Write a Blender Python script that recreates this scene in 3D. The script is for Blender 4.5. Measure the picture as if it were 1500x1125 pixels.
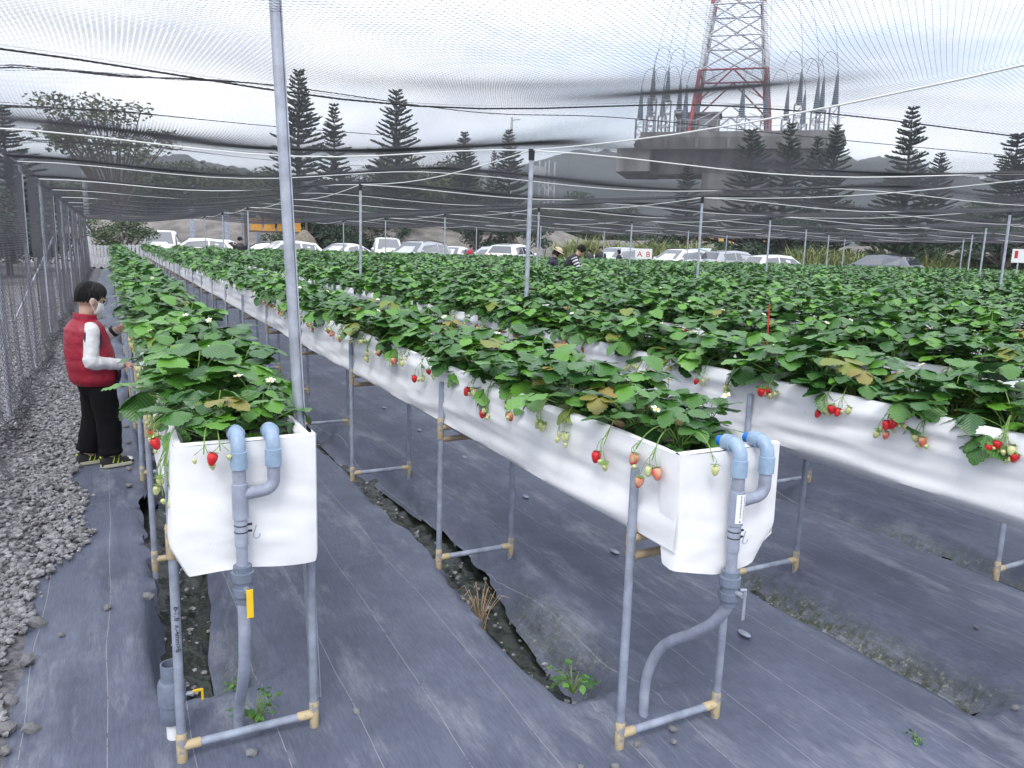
import bpy, bmesh, math, random
import numpy as np
from mathutils import Vector, Matrix, Euler, noise as mnoise

R = math.radians
PI = math.pi
for o in list(bpy.data.objects):
    bpy.data.objects.remove(o)
SC = bpy.context.scene
COL = SC.collection

# ------------------------------------------------------------------ camera
CAM_Z = 1.55
F_PX, YAW, PIT, ROLL = 1127.64, 0.4810, 0.1762, 0.0292
cd = bpy.data.cameras.new('camera')
cam = bpy.data.objects.new('camera', cd)
COL.objects.link(cam)
cd.sensor_fit = 'HORIZONTAL'
cd.sensor_width = 36.0
cd.lens = 36.0 * F_PX / 1500.0
cd.clip_start = 0.05
cd.clip_end = 6000
_fw = Vector((math.sin(YAW) * math.cos(PIT), math.cos(YAW) * math.cos(PIT), -math.sin(PIT)))
_r = Vector((math.cos(YAW), -math.sin(YAW), 0))
_u = _r.cross(_fw)
_r2 = math.cos(ROLL) * _r + math.sin(ROLL) * _u
_u2 = -math.sin(ROLL) * _r + math.cos(ROLL) * _u
cam.matrix_world = Matrix(((_r2.x, _u2.x, -_fw.x, 0), (_r2.y, _u2.y, -_fw.y, 0),
                           (_r2.z, _u2.z, -_fw.z, CAM_Z), (0, 0, 0, 1)))
SC.camera = cam
SC.render.resolution_x, SC.render.resolution_y = 1024, 768


def bearing(px, dist, py=None):
    """survey helper: plan position at a measured bearing and distance from the tripod"""
    d = _fw + (px - 750) / F_PX * _r2 + ((562.5 - (py if py else 342 + .029 * px)) / F_PX) * _u2
    h = math.hypot(d.x, d.y)
    return Vector((d.x * dist / h, d.y * dist / h, CAM_Z + d.z * dist / h))


# ------------------------------------------------------------------ world, sun, exposure
SUN_EL, SUN_AZ = 52.0, 215.0      # azimuth clockwise from +Y (behind and left of the camera)
w = bpy.data.worlds.new('World')
SC.world = w
w.use_nodes = True
nt = w.node_tree
nt.nodes.clear()
N = nt.nodes.new
sky = N('ShaderNodeTexSky'); sky.sky_type = 'NISHITA'; sky.sun_disc = False
sky.sun_elevation = R(SUN_EL); sky.sun_rotation = R(SUN_AZ)
tc = N('ShaderNodeTexCoord')
mp = N('ShaderNodeMapping'); mp.inputs['Scale'].default_value = (1.0, 1.0, 3.2)
nz = N('ShaderNodeTexNoise'); nz.inputs['Scale'].default_value = 2.6; nz.inputs['Detail'].default_value = 7
nz.inputs['Roughness'].default_value = .58
cr = N('ShaderNodeValToRGB')
cr.color_ramp.elements[0].position = .30; cr.color_ramp.elements[0].color = (.40, .40, .40, 1)
cr.color_ramp.elements[1].position = .52; cr.color_ramp.elements[1].color = (1, 1, 1, 1)
nz2 = N('ShaderNodeTexNoise'); nz2.inputs['Scale'].default_value = 4.5; nz2.inputs['Detail'].default_value = 5
cr2 = N('ShaderNodeValToRGB')
cr2.color_ramp.elements[0].position = .34; cr2.color_ramp.elements[0].color = (5.6, 6.1, 7.1, 1)
cr2.color_ramp.elements[1].position = .66; cr2.color_ramp.elements[1].color = (8.4, 8.55, 8.9, 1)
mx = N('ShaderNodeMix'); mx.data_type = 'RGBA'
bg = N('ShaderNodeBackground'); bg.inputs['Strength'].default_value = 0.10
ow = N('ShaderNodeOutputWorld')
L = nt.links.new
L(tc.outputs['Generated'], mp.inputs['Vector'])
L(mp.outputs[0], nz.inputs['Vector']); L(mp.outputs[0], nz2.inputs['Vector'])
L(nz.outputs['Fac'], cr.inputs['Fac']); L(nz2.outputs['Fac'], cr2.inputs['Fac'])
L(cr.outputs['Color'], mx.inputs[0]); L(sky.outputs[0], mx.inputs[6]); L(cr2.outputs['Color'], mx.inputs[7])
L(mx.outputs[2], bg.inputs['Color']); L(bg.outputs[0], ow.inputs['Surface'])

sd = bpy.data.lights.new('sun', 'SUN'); sd.energy = 1.1; sd.angle = R(25); sd.color = (1, .97, .93)
so = bpy.data.objects.new('sun', sd); COL.objects.link(so)
_sd = Vector((math.sin(R(SUN_AZ)) * math.cos(R(SUN_EL)), math.cos(R(SUN_AZ)) * math.cos(R(SUN_EL)), math.sin(R(SUN_EL))))
so.rotation_euler = _sd.to_track_quat('Z', 'Y').to_euler()

vs = SC.view_settings
vs.view_transform = 'Standard'; vs.look = 'None'; vs.gamma = 1; vs.use_curve_mapping = False
vs.exposure = 1.22

# ------------------------------------------------------------------ helpers
rng = random.Random(7)
nrng = np.random.default_rng(11)


class MB:
    def __init__(s):
        s.v = []; s.f = []; s.m = []; s.uv = None

    def add(s, vs_, fs, m=0):
        b = len(s.v)
        s.v.extend([tuple(x) for x in vs_])
        s.f.extend([tuple(i + b for i in f) for f in fs]); s.m.extend([m] * len(fs))
        return s

    def box(s, c, d, rz=0, m=0, bev=0, rot=None):
        hx, hy, hz = d[0] / 2, d[1] / 2, d[2] / 2
        M = rot if rot is not None else Matrix.Rotation(rz, 3, 'Z')
        c = Vector(c)
        if bev <= 0:
            P = [(-hx, -hy, -hz), (hx, -hy, -hz), (hx, hy, -hz), (-hx, hy, -hz), (-hx, -hy, hz), (hx, -hy, hz), (hx, hy, hz), (-hx, hy, hz)]
            return s.add([c + M @ Vector(p) for p in P], [(0, 3, 2, 1), (4, 5, 6, 7), (0, 1, 5, 4), (1, 2, 6, 5), (2, 3, 7, 6), (3, 0, 4, 7)], m)
        b = min(bev, hx * .9, hy * .9, hz * .9)
        rings = []
        for (z, ins) in ((-hz, b), (-hz + b, 0), (hz - b, 0), (hz, b)):
            x, y = hx - ins, hy - ins
            k = b * .6
            rings.append([(-x + k, -y, z), (x - k, -y, z), (x, -y + k, z), (x, y - k, z), (x - k, y, z), (-x + k, y, z), (-x, y - k, z), (-x, -y + k, z)])
        P = [c + M @ Vector(p) for r in rings for p in r]
        F = [tuple(range(7, -1, -1)), tuple(range(24, 32))]
        for i in range(3):
            for j in range(8):
                F.append((i * 8 + j, i * 8 + (j + 1) % 8, (i + 1) * 8 + (j + 1) % 8, (i + 1) * 8 + j))
        return s.add(P, F, m)

    def tube(s, pts, rad, n=8, m=0, caps=True):
        pts = [Vector(p) for p in pts]
        k = len(pts)
        rad = [rad] * k if not hasattr(rad, '__len__') else rad
        P = []
        ref = None
        for i, p in enumerate(pts):
            t = (pts[min(i + 1, k - 1)] - pts[max(i - 1, 0)])
            if t.length < 1e-9:
                t = Vector((0, 0, 1))
            t.normalize()
            if ref is None:
                ref = Vector((1, 0, 0)) if abs(t.x) < .9 else Vector((0, 1, 0))
            a = (ref - t * ref.dot(t)).normalized(); b = t.cross(a); ref = a
            for j in range(n):
                q = 2 * PI * j / n
                P.append(p + (a * math.cos(q) + b * math.sin(q)) * rad[i])
        F = []
        for i in range(k - 1):
            for j in range(n):
                F.append((i * n + j, i * n + (j + 1) % n, (i + 1) * n + (j + 1) % n, (i + 1) * n + j))
        if caps:
            F.append(tuple(range(n - 1, -1, -1))); F.append(tuple(range((k - 1) * n, k * n)))
        return s.add(P, F, m)

    def rings(s, rings, m=0, caps=True, closed=True):
        n = len(rings[0]); P = [p for r in rings for p in r]; F = []
        for i in range(len(rings) - 1):
            for j in range(n if closed else n - 1):
                F.append((i * n + j, i * n + (j + 1) % n, (i + 1) * n + (j + 1) % n, (i + 1) * n + j))
        if caps and closed:
            F.append(tuple(range(n - 1, -1, -1))); F.append(tuple(range((len(rings) - 1) * n, len(rings) * n)))
        return s.add(P, F, m)

    def lathe(s, prof, n=12, c=(0, 0, 0), m=0, axis=None):
        c = Vector(c)
        M = Vector(axis).to_track_quat('Z', 'Y').to_matrix() if axis is not None else Matrix.Identity(3)
        rs = [[c + M @ Vector((r * math.cos(2 * PI * j / n), r * math.sin(2 * PI * j / n), z)) for j in range(n)] for (r, z) in prof]
        return s.rings(rs, m)

    def ell(s, c, r, n=10, k=7, m=0, rot=None):
        c = Vector(c); rot = rot or Matrix.Identity(3)
        rs = []
        for i in range(k):
            a = -PI / 2 + PI * (i + .02) / (k - 1 + .04)
            rs.append([c + rot @ Vector((r[0] * math.cos(a) * math.cos(2 * PI * j / n), r[1] * math.cos(a) * math.sin(2 * PI * j / n), r[2] * math.sin(a))) for j in range(n)])
        return s.rings(rs, m)

    def mesh(s, name, smooth=False):
        me = bpy.data.meshes.new(name)
        me.from_pydata(s.v, [], s.f)
        if any(s.m):
            me.polygons.foreach_set('material_index', s.m)
        if smooth:
            me.polygons.foreach_set('use_smooth', [True] * len(me.polygons))
            me.set_sharp_from_angle(angle=R(42))
        me.update()
        return me

    def build(s, name, mats, parent=None, smooth=False):
        return link(name, s.mesh(name, smooth), mats, parent)


def link(name, me, mats=None, parent=None):
    o = bpy.data.objects.new(name, me)
    COL.objects.link(o)
    if mats is not None and me is not None and len(me.materials) == 0:
        for m_ in (mats if isinstance(mats, (list, tuple)) else [mats]):
            me.materials.append(m_)
    if parent is not None:
        o.parent = parent
    return o


def tag(o, label=None, cat=None, group=None, kind=None):
    if label: o['label'] = label
    if cat: o['category'] = cat
    if group: o['group'] = group
    if kind: o['kind'] = kind
    return o


def thing(name, label, cat, loc=(0, 0, 0), rz=0, group=None):
    o = bpy.data.objects.new(name, None)
    COL.objects.link(o)
    o.location = loc; o.rotation_euler = (0, 0, rz)
    o.empty_display_size = .1
    return tag(o, label, cat, group)


def inst(name, me, parent, loc=(0, 0, 0), rot=(0, 0, 0), sc=1.0):
    o = bpy.data.objects.new(name, me)
    COL.objects.link(o)
    o.parent = parent; o.location = loc; o.rotation_euler = rot
    o.scale = (sc, sc, sc) if not hasattr(sc, '__len__') else sc
    return o


def ering(c, rx, ry, n=20, tilt=0.0, puff=None):
    c = Vector(c); out = []
    for j in range(n):
        a = 2 * PI * j / n
        x, y = rx * math.cos(a), ry * math.sin(a)
        out.append(c + Vector((x * math.cos(tilt), y, -x * math.sin(tilt))))
    return out


def modbake(o):
    """apply an object's modifiers so that the mesh is plain"""
    dg = bpy.context.evaluated_depsgraph_get()
    me = bpy.data.meshes.new_from_object(o.evaluated_get(dg))
    o.modifiers.clear()
    o.data = me
    return o


ONES = 'zeroth first second third fourth fifth sixth seventh eighth ninth tenth eleventh twelfth thirteenth fourteenth fifteenth sixteenth seventeenth eighteenth nineteenth'.split()
TENS = {20: 'twent', 30: 'thirt', 40: 'fort', 50: 'fift', 60: 'sixt', 70: 'sevent', 80: 'eight', 90: 'ninet'}


def ordinal(n):
    if n < 20: return ONES[n]
    if n >= 100: return 'hundred and ' + ordinal(n - 100) if n > 100 else 'hundredth'
    t = TENS[n // 10 * 10]
    return t + 'ieth' if n % 10 == 0 else t + 'y-' + ONES[n % 10]


# ------------------------------------------------------------------ materials
def mat(name, col, rough=.6, metal=0.0, var=.0, vscale=8.0, bump=0.0, bscale=60.0, spec=None, col2=None, trans=0.0, coords='Object', stretch=None, detail=4):
    m = bpy.data.materials.new(name); m.use_nodes = True
    t = m.node_tree; b = t.nodes['Principled BSDF']
    b.inputs['Roughness'].default_value = rough; b.inputs['Metallic'].default_value = metal
    b.inputs['Base Color'].default_value = (*col, 1)
    if spec is not None: b.inputs['Specular IOR Level'].default_value = spec
    if trans: b.inputs['Transmission Weight'].default_value = trans
    if var or col2 or bump:
        tcn = t.nodes.new('ShaderNodeTexCoord'); mpn = t.nodes.new('ShaderNodeMapping')
        if stretch: mpn.inputs['Scale'].default_value = stretch
        t.links.new(tcn.outputs[coords], mpn.inputs['Vector'])
    if var or col2:
        n = t.nodes.new('ShaderNodeTexNoise'); n.inputs['Scale'].default_value = vscale; n.inputs['Detail'].default_value = detail
        n.inputs['Roughness'].default_value = .62
        t.links.new(mpn.outputs[0], n.inputs['Vector'])
        r = t.nodes.new('ShaderNodeValToRGB')
        c2 = col2 if col2 else tuple(min(1, c * (1 + var)) for c in col)
        c1 = col if col2 else tuple(c * (1 - var) for c in col)
        r.color_ramp.elements[0].position = .35; r.color_ramp.elements[0].color = (*c1, 1)
        r.color_ramp.elements[1].position = .65; r.color_ramp.elements[1].color = (*c2, 1)
        t.links.new(n.outputs['Fac'], r.inputs['Fac']); t.links.new(r.outputs['Color'], b.inputs['Base Color'])
    if bump:
        n2 = t.nodes.new('ShaderNodeTexNoise'); n2.inputs['Scale'].default_value = bscale; n2.inputs['Detail'].default_value = 3
        t.links.new(mpn.outputs[0], n2.inputs['Vector'])
        bp = t.nodes.new('ShaderNodeBump'); bp.inputs['Strength'].default_value = bump; bp.inputs['Distance'].default_value = .01
        t.links.new(n2.outputs['Fac'], bp.inputs['Height']); t.links.new(bp.outputs['Normal'], b.inputs['Normal'])
    return m


def math_node(t, op, a, b=None):
    n = t.nodes.new('ShaderNodeMath'); n.operation = op
    for i, x in enumerate((a, b)):
        if x is None: continue
        if isinstance(x, (int, float)): n.inputs[i].default_value = x
        else: t.links.new(x, n.inputs[i])
    return n.outputs[0]


M = {}
M['galv'] = mat('galvanised steel', (.42, .45, .52), .45, .55, var=.18, vscale=14, bump=.05, bscale=90)
M['pvc'] = mat('grey pvc pipe', (.29, .32, .40), .45, 0, var=.16, vscale=16)
M['pvcleg'] = mat('weathered grey pvc leg', (.24, .27, .34), .5, 0, var=.25, vscale=11, bump=.06, bscale=40)
M['pvcblue'] = mat('pale blue pvc fitting', (.27, .37, .50), .38, 0, var=.14, vscale=20)
M['pvcdark'] = mat('dark grey pvc valve', (.15, .18, .24), .42, 0, var=.15, vscale=20)
M['bluecap'] = mat('bright blue plastic', (.02, .18, .62), .4)
M['glue'] = mat('tan primer stain on pipe joint', (.26, .26, .28), .6, 0, col2=(.50, .40, .24), vscale=22, detail=3)
M['glue'].node_tree.nodes['Color Ramp'].color_ramp.elements[0].position = .38
M['glue'].node_tree.nodes['Color Ramp'].color_ramp.elements[1].position = .46
M['tanpipe'] = mat('brown support pipe', (.20, .17, .14), .6, 0, col2=(.40, .30, .18), vscale=9)
M['black'] = mat('black plastic', (.012, .012, .015), .5)
M['yellow'] = mat('yellow handle', (.80, .52, .02), .4)
M['whiteplastic'] = mat('white plastic', (.75, .76, .78), .4)
M['rope'] = mat('white rope', (.84, .84, .84), .7)
M['darkrope'] = mat('dark bunched net', (.03, .03, .035), .8)
M['net'] = mat('dark net twine', (.060, .057, .072), .6)
M['stone'] = mat('gravel stone', (.070, .069, .074), .85, 0, col2=(.38, .375, .385), vscale=26, bump=.5, bscale=90, detail=3)
M['brownstone'] = mat('brown gravel stone', (.20, .14, .11), .85, 0, col2=(.36, .28, .25), vscale=20, bump=.3, bscale=60)
M['gravelbase'] = mat('gravel floor', (.055, .055, .062), .9, 0, col2=(.20, .195, .21), vscale=24, bump=1.0, bscale=40, detail=8)
M['mud'] = mat('wet mossy mud', (.006, .008, .009), .30, 0, col2=(.026, .034, .022), vscale=9, bump=.9, bscale=22, detail=8)
M['soil'] = mat('coco peat with perlite', (.018, .014, .012), .9, 0, col2=(.30, .28, .26), vscale=95, bump=.8, bscale=80, detail=2)
M['earth'] = mat('dry bare earth', (.10, .093, .085), .95, 0, col2=(.22, .20, .185), vscale=.9, bump=.5, bscale=6, detail=9)
M['lot'] = mat('parking lot gravel', (.20, .20, .205), .9, 0, col2=(.33, .32, .32), vscale=1.5, bump=.4, bscale=20, detail=9)
M['concrete'] = mat('weathered concrete', (.10, .098, .10), .85, 0, col2=(.23, .225, .225), vscale=.6, bump=.2, bscale=4, detail=8, stretch=(1, 1, .35))
M['stemgreen'] = mat('green stem', (.16, .27, .06), .5)
M['petal'] = mat('white petal', (.85, .85, .80), .6)
M['stamen'] = mat('yellow stamen', (.70, .50, .05), .6)
M['berryred'] = mat('ripe strawberry skin', (.55, .012, .018), .28, 0, var=.25, vscale=60, bump=.35, bscale=280)
M['berrywhite'] = mat('unripe strawberry skin', (.55, .58, .26), .35, 0, var=.12, vscale=60, bump=.35, bscale=280)
M['berrypink'] = mat('half ripe strawberry skin', (.62, .42, .26), .32, 0, col2=(.60, .06, .04), vscale=30, bump=.35, bscale=280)
M['drygrass'] = mat('dry straw stems', (.42, .30, .19), .8, 0, var=.3, vscale=12)
M['deadleaf'] = mat('dead brown leaf', (.20, .12, .07), .8, 0, var=.4, vscale=20)
M['white'] = mat('white paint', (.78, .79, .80), .45)
M['redpaint'] = mat('red lettering', (.55, .02, .03), .5)


def leafmat(name, cdark, clight, rough=.42, attr=True, transl=.12):
    m = bpy.data.materials.new(name); m.use_nodes = True
    t = m.node_tree; b = t.nodes['Principled BSDF']
    b.inputs['Roughness'].default_value = rough
    b.inputs['Specular IOR Level'].default_value = .62
    oi = t.nodes.new('ShaderNodeObjectInfo')
    at = t.nodes.new('ShaderNodeAttribute'); at.attribute_name = 'tint'
    s_ = math_node(t, 'FRACT', math_node(t, 'ADD', oi.outputs['Random'], at.outputs['Fac']))
    r = t.nodes.new('ShaderNodeValToRGB')
    e = r.color_ramp.elements
    e[0].position = 0; e[0].color = (*cdark, 1)
    e[1].position = 1; e[1].color = (*clight, 1)
    mid = e.new(.62); mid.color = tuple(a * .62 + c * .38 for a, c in zip((*cdark, 1), (*clight, 1)))
    t.links.new(s_, r.inputs['Fac'])
    # veins from the leaflet uv
    uv = t.nodes.new('ShaderNodeUVMap')
    sx = t.nodes.new('ShaderNodeSeparateXYZ'); t.links.new(uv.outputs[0], sx.inputs[0])
    au = math_node(t, 'ABSOLUTE', math_node(t, 'SUBTRACT', sx.outputs[0], .5))
    ph = math_node(t, 'SUBTRACT', math_node(t, 'MULTIPLY', sx.outputs[1], 46.0), math_node(t, 'MULTIPLY', au, 48.0))
    wv = math_node(t, 'POWER', math_node(t, 'ABSOLUTE', math_node(t, 'SINE', math_node(t, 'MULTIPLY', ph, .5))), 6.0)
    hl = math_node(t, 'SUBTRACT', 1.0, wv)
    bp = t.nodes.new('ShaderNodeBump'); bp.inputs['Strength'].default_value = .35; bp.inputs['Distance'].default_value = .003
    t.links.new(hl, bp.inputs['Height']); t.links.new(bp.outputs['Normal'], b.inputs['Normal'])
    mxn = t.nodes.new('ShaderNodeMix'); mxn.data_type = 'RGBA'
    t.links.new(math_node(t, 'MULTIPLY', wv, .35), mxn.inputs[0])
    t.links.new(r.outputs['Color'], mxn.inputs[6]); mxn.inputs[7].default_value = (.16, .30, .09, 1)
    t.links.new(mxn.outputs[2], b.inputs['Base Color'])
    out = t.nodes['Material Output']
    if transl:
        tr = t.nodes.new('ShaderNodeBsdfTranslucent')
        t.links.new(mxn.outputs[2], tr.inputs['Color'])
        ms = t.nodes.new('ShaderNodeMixShader'); ms.inputs[0].default_value = transl
        t.links.new(b.outputs[0], ms.inputs[1]); t.links.new(tr.outputs[0], ms.inputs[2])
        t.links.new(ms.outputs[0], out.inputs['Surface'])
    return m


M['leaf'] = leafmat('strawberry leaf', (.013, .078, .015), (.125, .34, .028), .36)
for _n in ('Coat Weight',): M['leaf'].node_tree.nodes['Principled BSDF'].inputs[_n].default_value = .20
M['leaf'].node_tree.nodes['Principled BSDF'].inputs['Coat Roughness'].default_value = .28
M['leafold'] = leafmat('yellowing strawberry leaf', (.16, .24, .03), (.30, .20, .05))
M['needle'] = leafmat('dark conifer needles', (.012, .034, .018), (.042, .078, .034), .7, transl=0)
M['bush'] = leafmat('bush foliage', (.030, .060, .022), (.085, .125, .045), .6, transl=.1)
M['olive'] = leafmat('olive tree foliage', (.055, .075, .028), (.13, .14, .055), .6, transl=.1)
M['reed'] = leafmat('tall pampas grass blades', (.10, .16, .035), (.34, .34, .13), .6, transl=.15)
M['bark'] = mat('bark', (.10, .085, .07), .9, 0, var=.35, vscale=6, bump=.4, bscale=20)


def weedmat():
    m = bpy.data.materials.new('woven black weed mat'); m.use_nodes = True
    t = m.node_tree; b = t.nodes['Principled BSDF']
    g = t.nodes.new('ShaderNodeNewGeometry')
    sx = t.nodes.new('ShaderNodeSeparateXYZ'); t.links.new(g.outputs['Position'], sx.inputs[0])

    def noise(scale, vec=None, detail=4, stretch=None, rough=.6):
        mpn = t.nodes.new('ShaderNodeMapping'); t.links.new(g.outputs['Position'], mpn.inputs['Vector'])
        if stretch: mpn.inputs['Scale'].default_value = stretch
        n = t.nodes.new('ShaderNodeTexNoise'); n.inputs['Scale'].default_value = scale; n.inputs['Detail'].default_value = detail
        n.inputs['Roughness'].default_value = rough
        t.links.new(mpn.outputs[0], n.inputs['Vector']); return n.outputs['Fac']

    def ramp(fac, stops):
        r = t.nodes.new('ShaderNodeValToRGB'); e = r.color_ramp.elements
        e[0].position, e[0].color = stops[0][0], (*stops[0][1], 1)
        e[1].position, e[1].color = stops[-1][0], (*stops[-1][1], 1)
        for p, c in stops[1:-1]:
            k = e.new(p); k.color = (*c, 1)
        t.links.new(fac, r.inputs['Fac']); return r.outputs['Color']

    def mix(fac, a, c):
        n = t.nodes.new('ShaderNodeMix'); n.data_type = 'RGBA'
        if isinstance(fac, float): n.inputs[0].default_value = fac
        else: t.links.new(fac, n.inputs[0])
        for i, x in ((6, a), (7, c)):
            if isinstance(x, tuple): n.inputs[i].default_value = (*x, 1)
            else: t.links.new(x, n.inputs[i])
        return n.outputs[2]
    base = ramp(noise(1.1, detail=9, rough=.68), [(.26, (.058, .067, .100)), (.5, (.098, .112, .162)), (.76, (.165, .184, .245))])
    # silt scuffs drawn out along the rows
    dust = ramp(noise(2.3, detail=10, stretch=(2.2, .55, 1), rough=.72), [(.52, (0, 0, 0)), (.72, (1, 1, 1))])
    dsep = t.nodes.new('ShaderNodeSeparateColor'); t.links.new(dust, dsep.inputs[0])
    base = mix(math_node(t, 'MULTIPLY', dsep.outputs[0], .6), base, (.33, .345, .39))
    fine = ramp(noise(120, detail=2, stretch=(1, .12, 1)), [(.3, (.82, .82, .82)), (.7, (1.18, 1.18, 1.18))])
    mm = t.nodes.new('ShaderNodeMix'); mm.data_type = 'RGBA'; mm.blend_type = 'MULTIPLY'; mm.inputs[0].default_value = .8
    t.links.new(base, mm.inputs[6]); t.links.new(fine, mm.inputs[7])
    base = mm.outputs[2]
    # woven guide threads every 0.24 m, pulled a little sideways
    wob = math_node(t, 'MULTIPLY', math_node(t, 'SUBTRACT', noise(.6, detail=1), .5), .13)
    wob2 = math_node(t, 'MULTIPLY', math_node(t, 'SUBTRACT', noise(6, detail=2), .5), .006)
    xx = math_node(t, 'ADD', math_node(t, 'ADD', sx.outputs[0], wob), wob2)
    fr = math_node(t, 'ABSOLUTE', math_node(t, 'SUBTRACT', math_node(t, 'FRACT', math_node(t, 'DIVIDE', math_node(t, 'ADD', xx, 20.05), .245)), .5))
    line = math_node(t, 'LESS_THAN', fr, .0048)
    worn = math_node(t, 'GREATER_THAN', noise(14, detail=3), .40)
    base = mix(math_node(t, 'MULTIPLY', math_node(t, 'MULTIPLY', line, worn), .6), base, (.38, .38, .39))
    ma = t.nodes.new('ShaderNodeAttribute'); ma.attribute_name = 'moss'
    mfac = ramp(noise(16, detail=8, rough=.75), [(.40, (0, 0, 0)), (.56, (1, 1, 1))])
    msep = t.nodes.new('ShaderNodeSeparateColor'); t.links.new(mfac, msep.inputs[0])
    mcol = ramp(noise(34, detail=6, rough=.8), [(.42, (.030, .042, .022)), (.55, (.085, .10, .06)), (.66, (.42, .41, .42))])
    base = mix(math_node(t, 'MULTIPLY', ma.outputs['Fac'], msep.outputs[0]), base, mcol)
    t.links.new(base, b.inputs['Base Color'])
    b.inputs['Roughness'].default_value = .5
    b.inputs['Specular IOR Level'].default_value = .45
    bp = t.nodes.new('ShaderNodeBump'); bp.inputs['Strength'].default_value = .25; bp.inputs['Distance'].default_value = .004
    hh = math_node(t, 'ADD', noise(220, detail=1, stretch=(1, .3, 1)), math_node(t, 'MULTIPLY', noise(18, detail=5, stretch=(1, .35, 1)), 2.2))
    t.links.new(hh, bp.inputs['Height']); t.links.new(bp.outputs['Normal'], b.inputs['Normal'])
    return m


M['mat'] = weedmat()


def linermat():
    m = bpy.data.materials.new('white non-woven trough liner'); m.use_nodes = True
    t = m.node_tree; b = t.nodes['Principled BSDF']
    b.inputs['Roughness'].default_value = .62
    g = t.nodes.new('ShaderNodeNewGeometry')
    mpn = t.nodes.new('ShaderNodeMapping'); t.links.new(g.outputs['Position'], mpn.inputs['Vector'])
    mpn.inputs['Scale'].default_value = (1, .22, 2.2)
    n = t.nodes.new('ShaderNodeTexNoise'); n.inputs['Scale'].default_value = 5; n.inputs['Detail'].default_value = 1.2
    t.links.new(mpn.outputs[0], n.inputs['Vector'])
    n3 = t.nodes.new('ShaderNodeTexNoise'); n3.inputs['Scale'].default_value = 5; n3.inputs['Detail'].default_value = 8
    n3.inputs['Roughness'].default_value = .7
    t.links.new(g.outputs['Position'], n3.inputs['Vector'])
    r = t.nodes.new('ShaderNodeValToRGB')
    r.color_ramp.elements[0].position = .28; r.color_ramp.elements[0].color = (.69, .70, .72, 1)
    r.color_ramp.elements[1].position = .50; r.color_ramp.elements[1].color = (.785, .79, .805, 1)
    t.links.new(n3.outputs['Fac'], r.inputs['Fac'])
    n4 = t.nodes.new('ShaderNodeTexNoise'); n4.inputs['Scale'].default_value = 23; n4.inputs['Detail'].default_value = 6; n4.inputs['Roughness'].default_value = .75
    t.links.new(g.outputs['Position'], n4.inputs['Vector'])
    r4 = t.nodes.new('ShaderNodeValToRGB'); r4.color_ramp.elements[0].position = .64; r4.color_ramp.elements[1].position = .76
    r4.color_ramp.elements[0].color = (0, 0, 0, 1); r4.color_ramp.elements[1].color = (.45, .45, .45, 1)
    t.links.new(n4.outputs['Fac'], r4.inputs['Fac'])
    m4 = t.nodes.new('ShaderNodeMix'); m4.data_type = 'RGBA'; m4.inputs[7].default_value = (.44, .41, .35, 1)
    t.links.new(r4.outputs['Color'], m4.inputs[0]); t.links.new(r.outputs['Color'], m4.inputs[6])
    t.links.new(m4.outputs[2], b.inputs['Base Color'])
    bp = t.nodes.new('ShaderNodeBump'); bp.inputs['Strength'].default_value = .35; bp.inputs['Distance'].default_value = .02
    t.links.new(n.outputs['Fac'], bp.inputs['Height']); t.links.new(bp.outputs['Normal'], b.inputs['Normal'])
    return m


M['liner'] = linermat()

# ------------------------------------------------------------------ layout of the field
X0, PITCH, BW, FR = 0.112, 1.2371, 0.3956, 1.525      # first bed, bed pitch, width, frame spacing
SKEW = 0.47                                            # the field's ends run at a slant
NBED = 31


def bed_x(i): return X0 + PITCH * i
def bed_near(i): return (2.17, 1.60, .93, .43)[i] if i < 4 else 2.17 - SKEW * PITCH * i
def bed_far(i): return 40.3 - SKEW * PITCH * i


RIM = 1.0


def fbm(x, y, z=0.0, o=3):
    return mnoise.fractal(Vector((x, y, z)), 1.0, 2.0, o)


def sstep(a, b, x):
    t = np.clip((x - a) / (b - a), 0, 1)
    return t * t * (3 - 2 * t)


# ------------------------------------------------------------------ setting: ground sheets
g = MB().add([(-900, -60, -.3), (1300, -60, -.3), (1300, 1200, -.3), (-900, 1200, -.3)], [(0, 1, 2, 3)])
tag(g.build('ground', M['earth']), 'bare earth reaching out to the hills', None, kind='structure')


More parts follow.
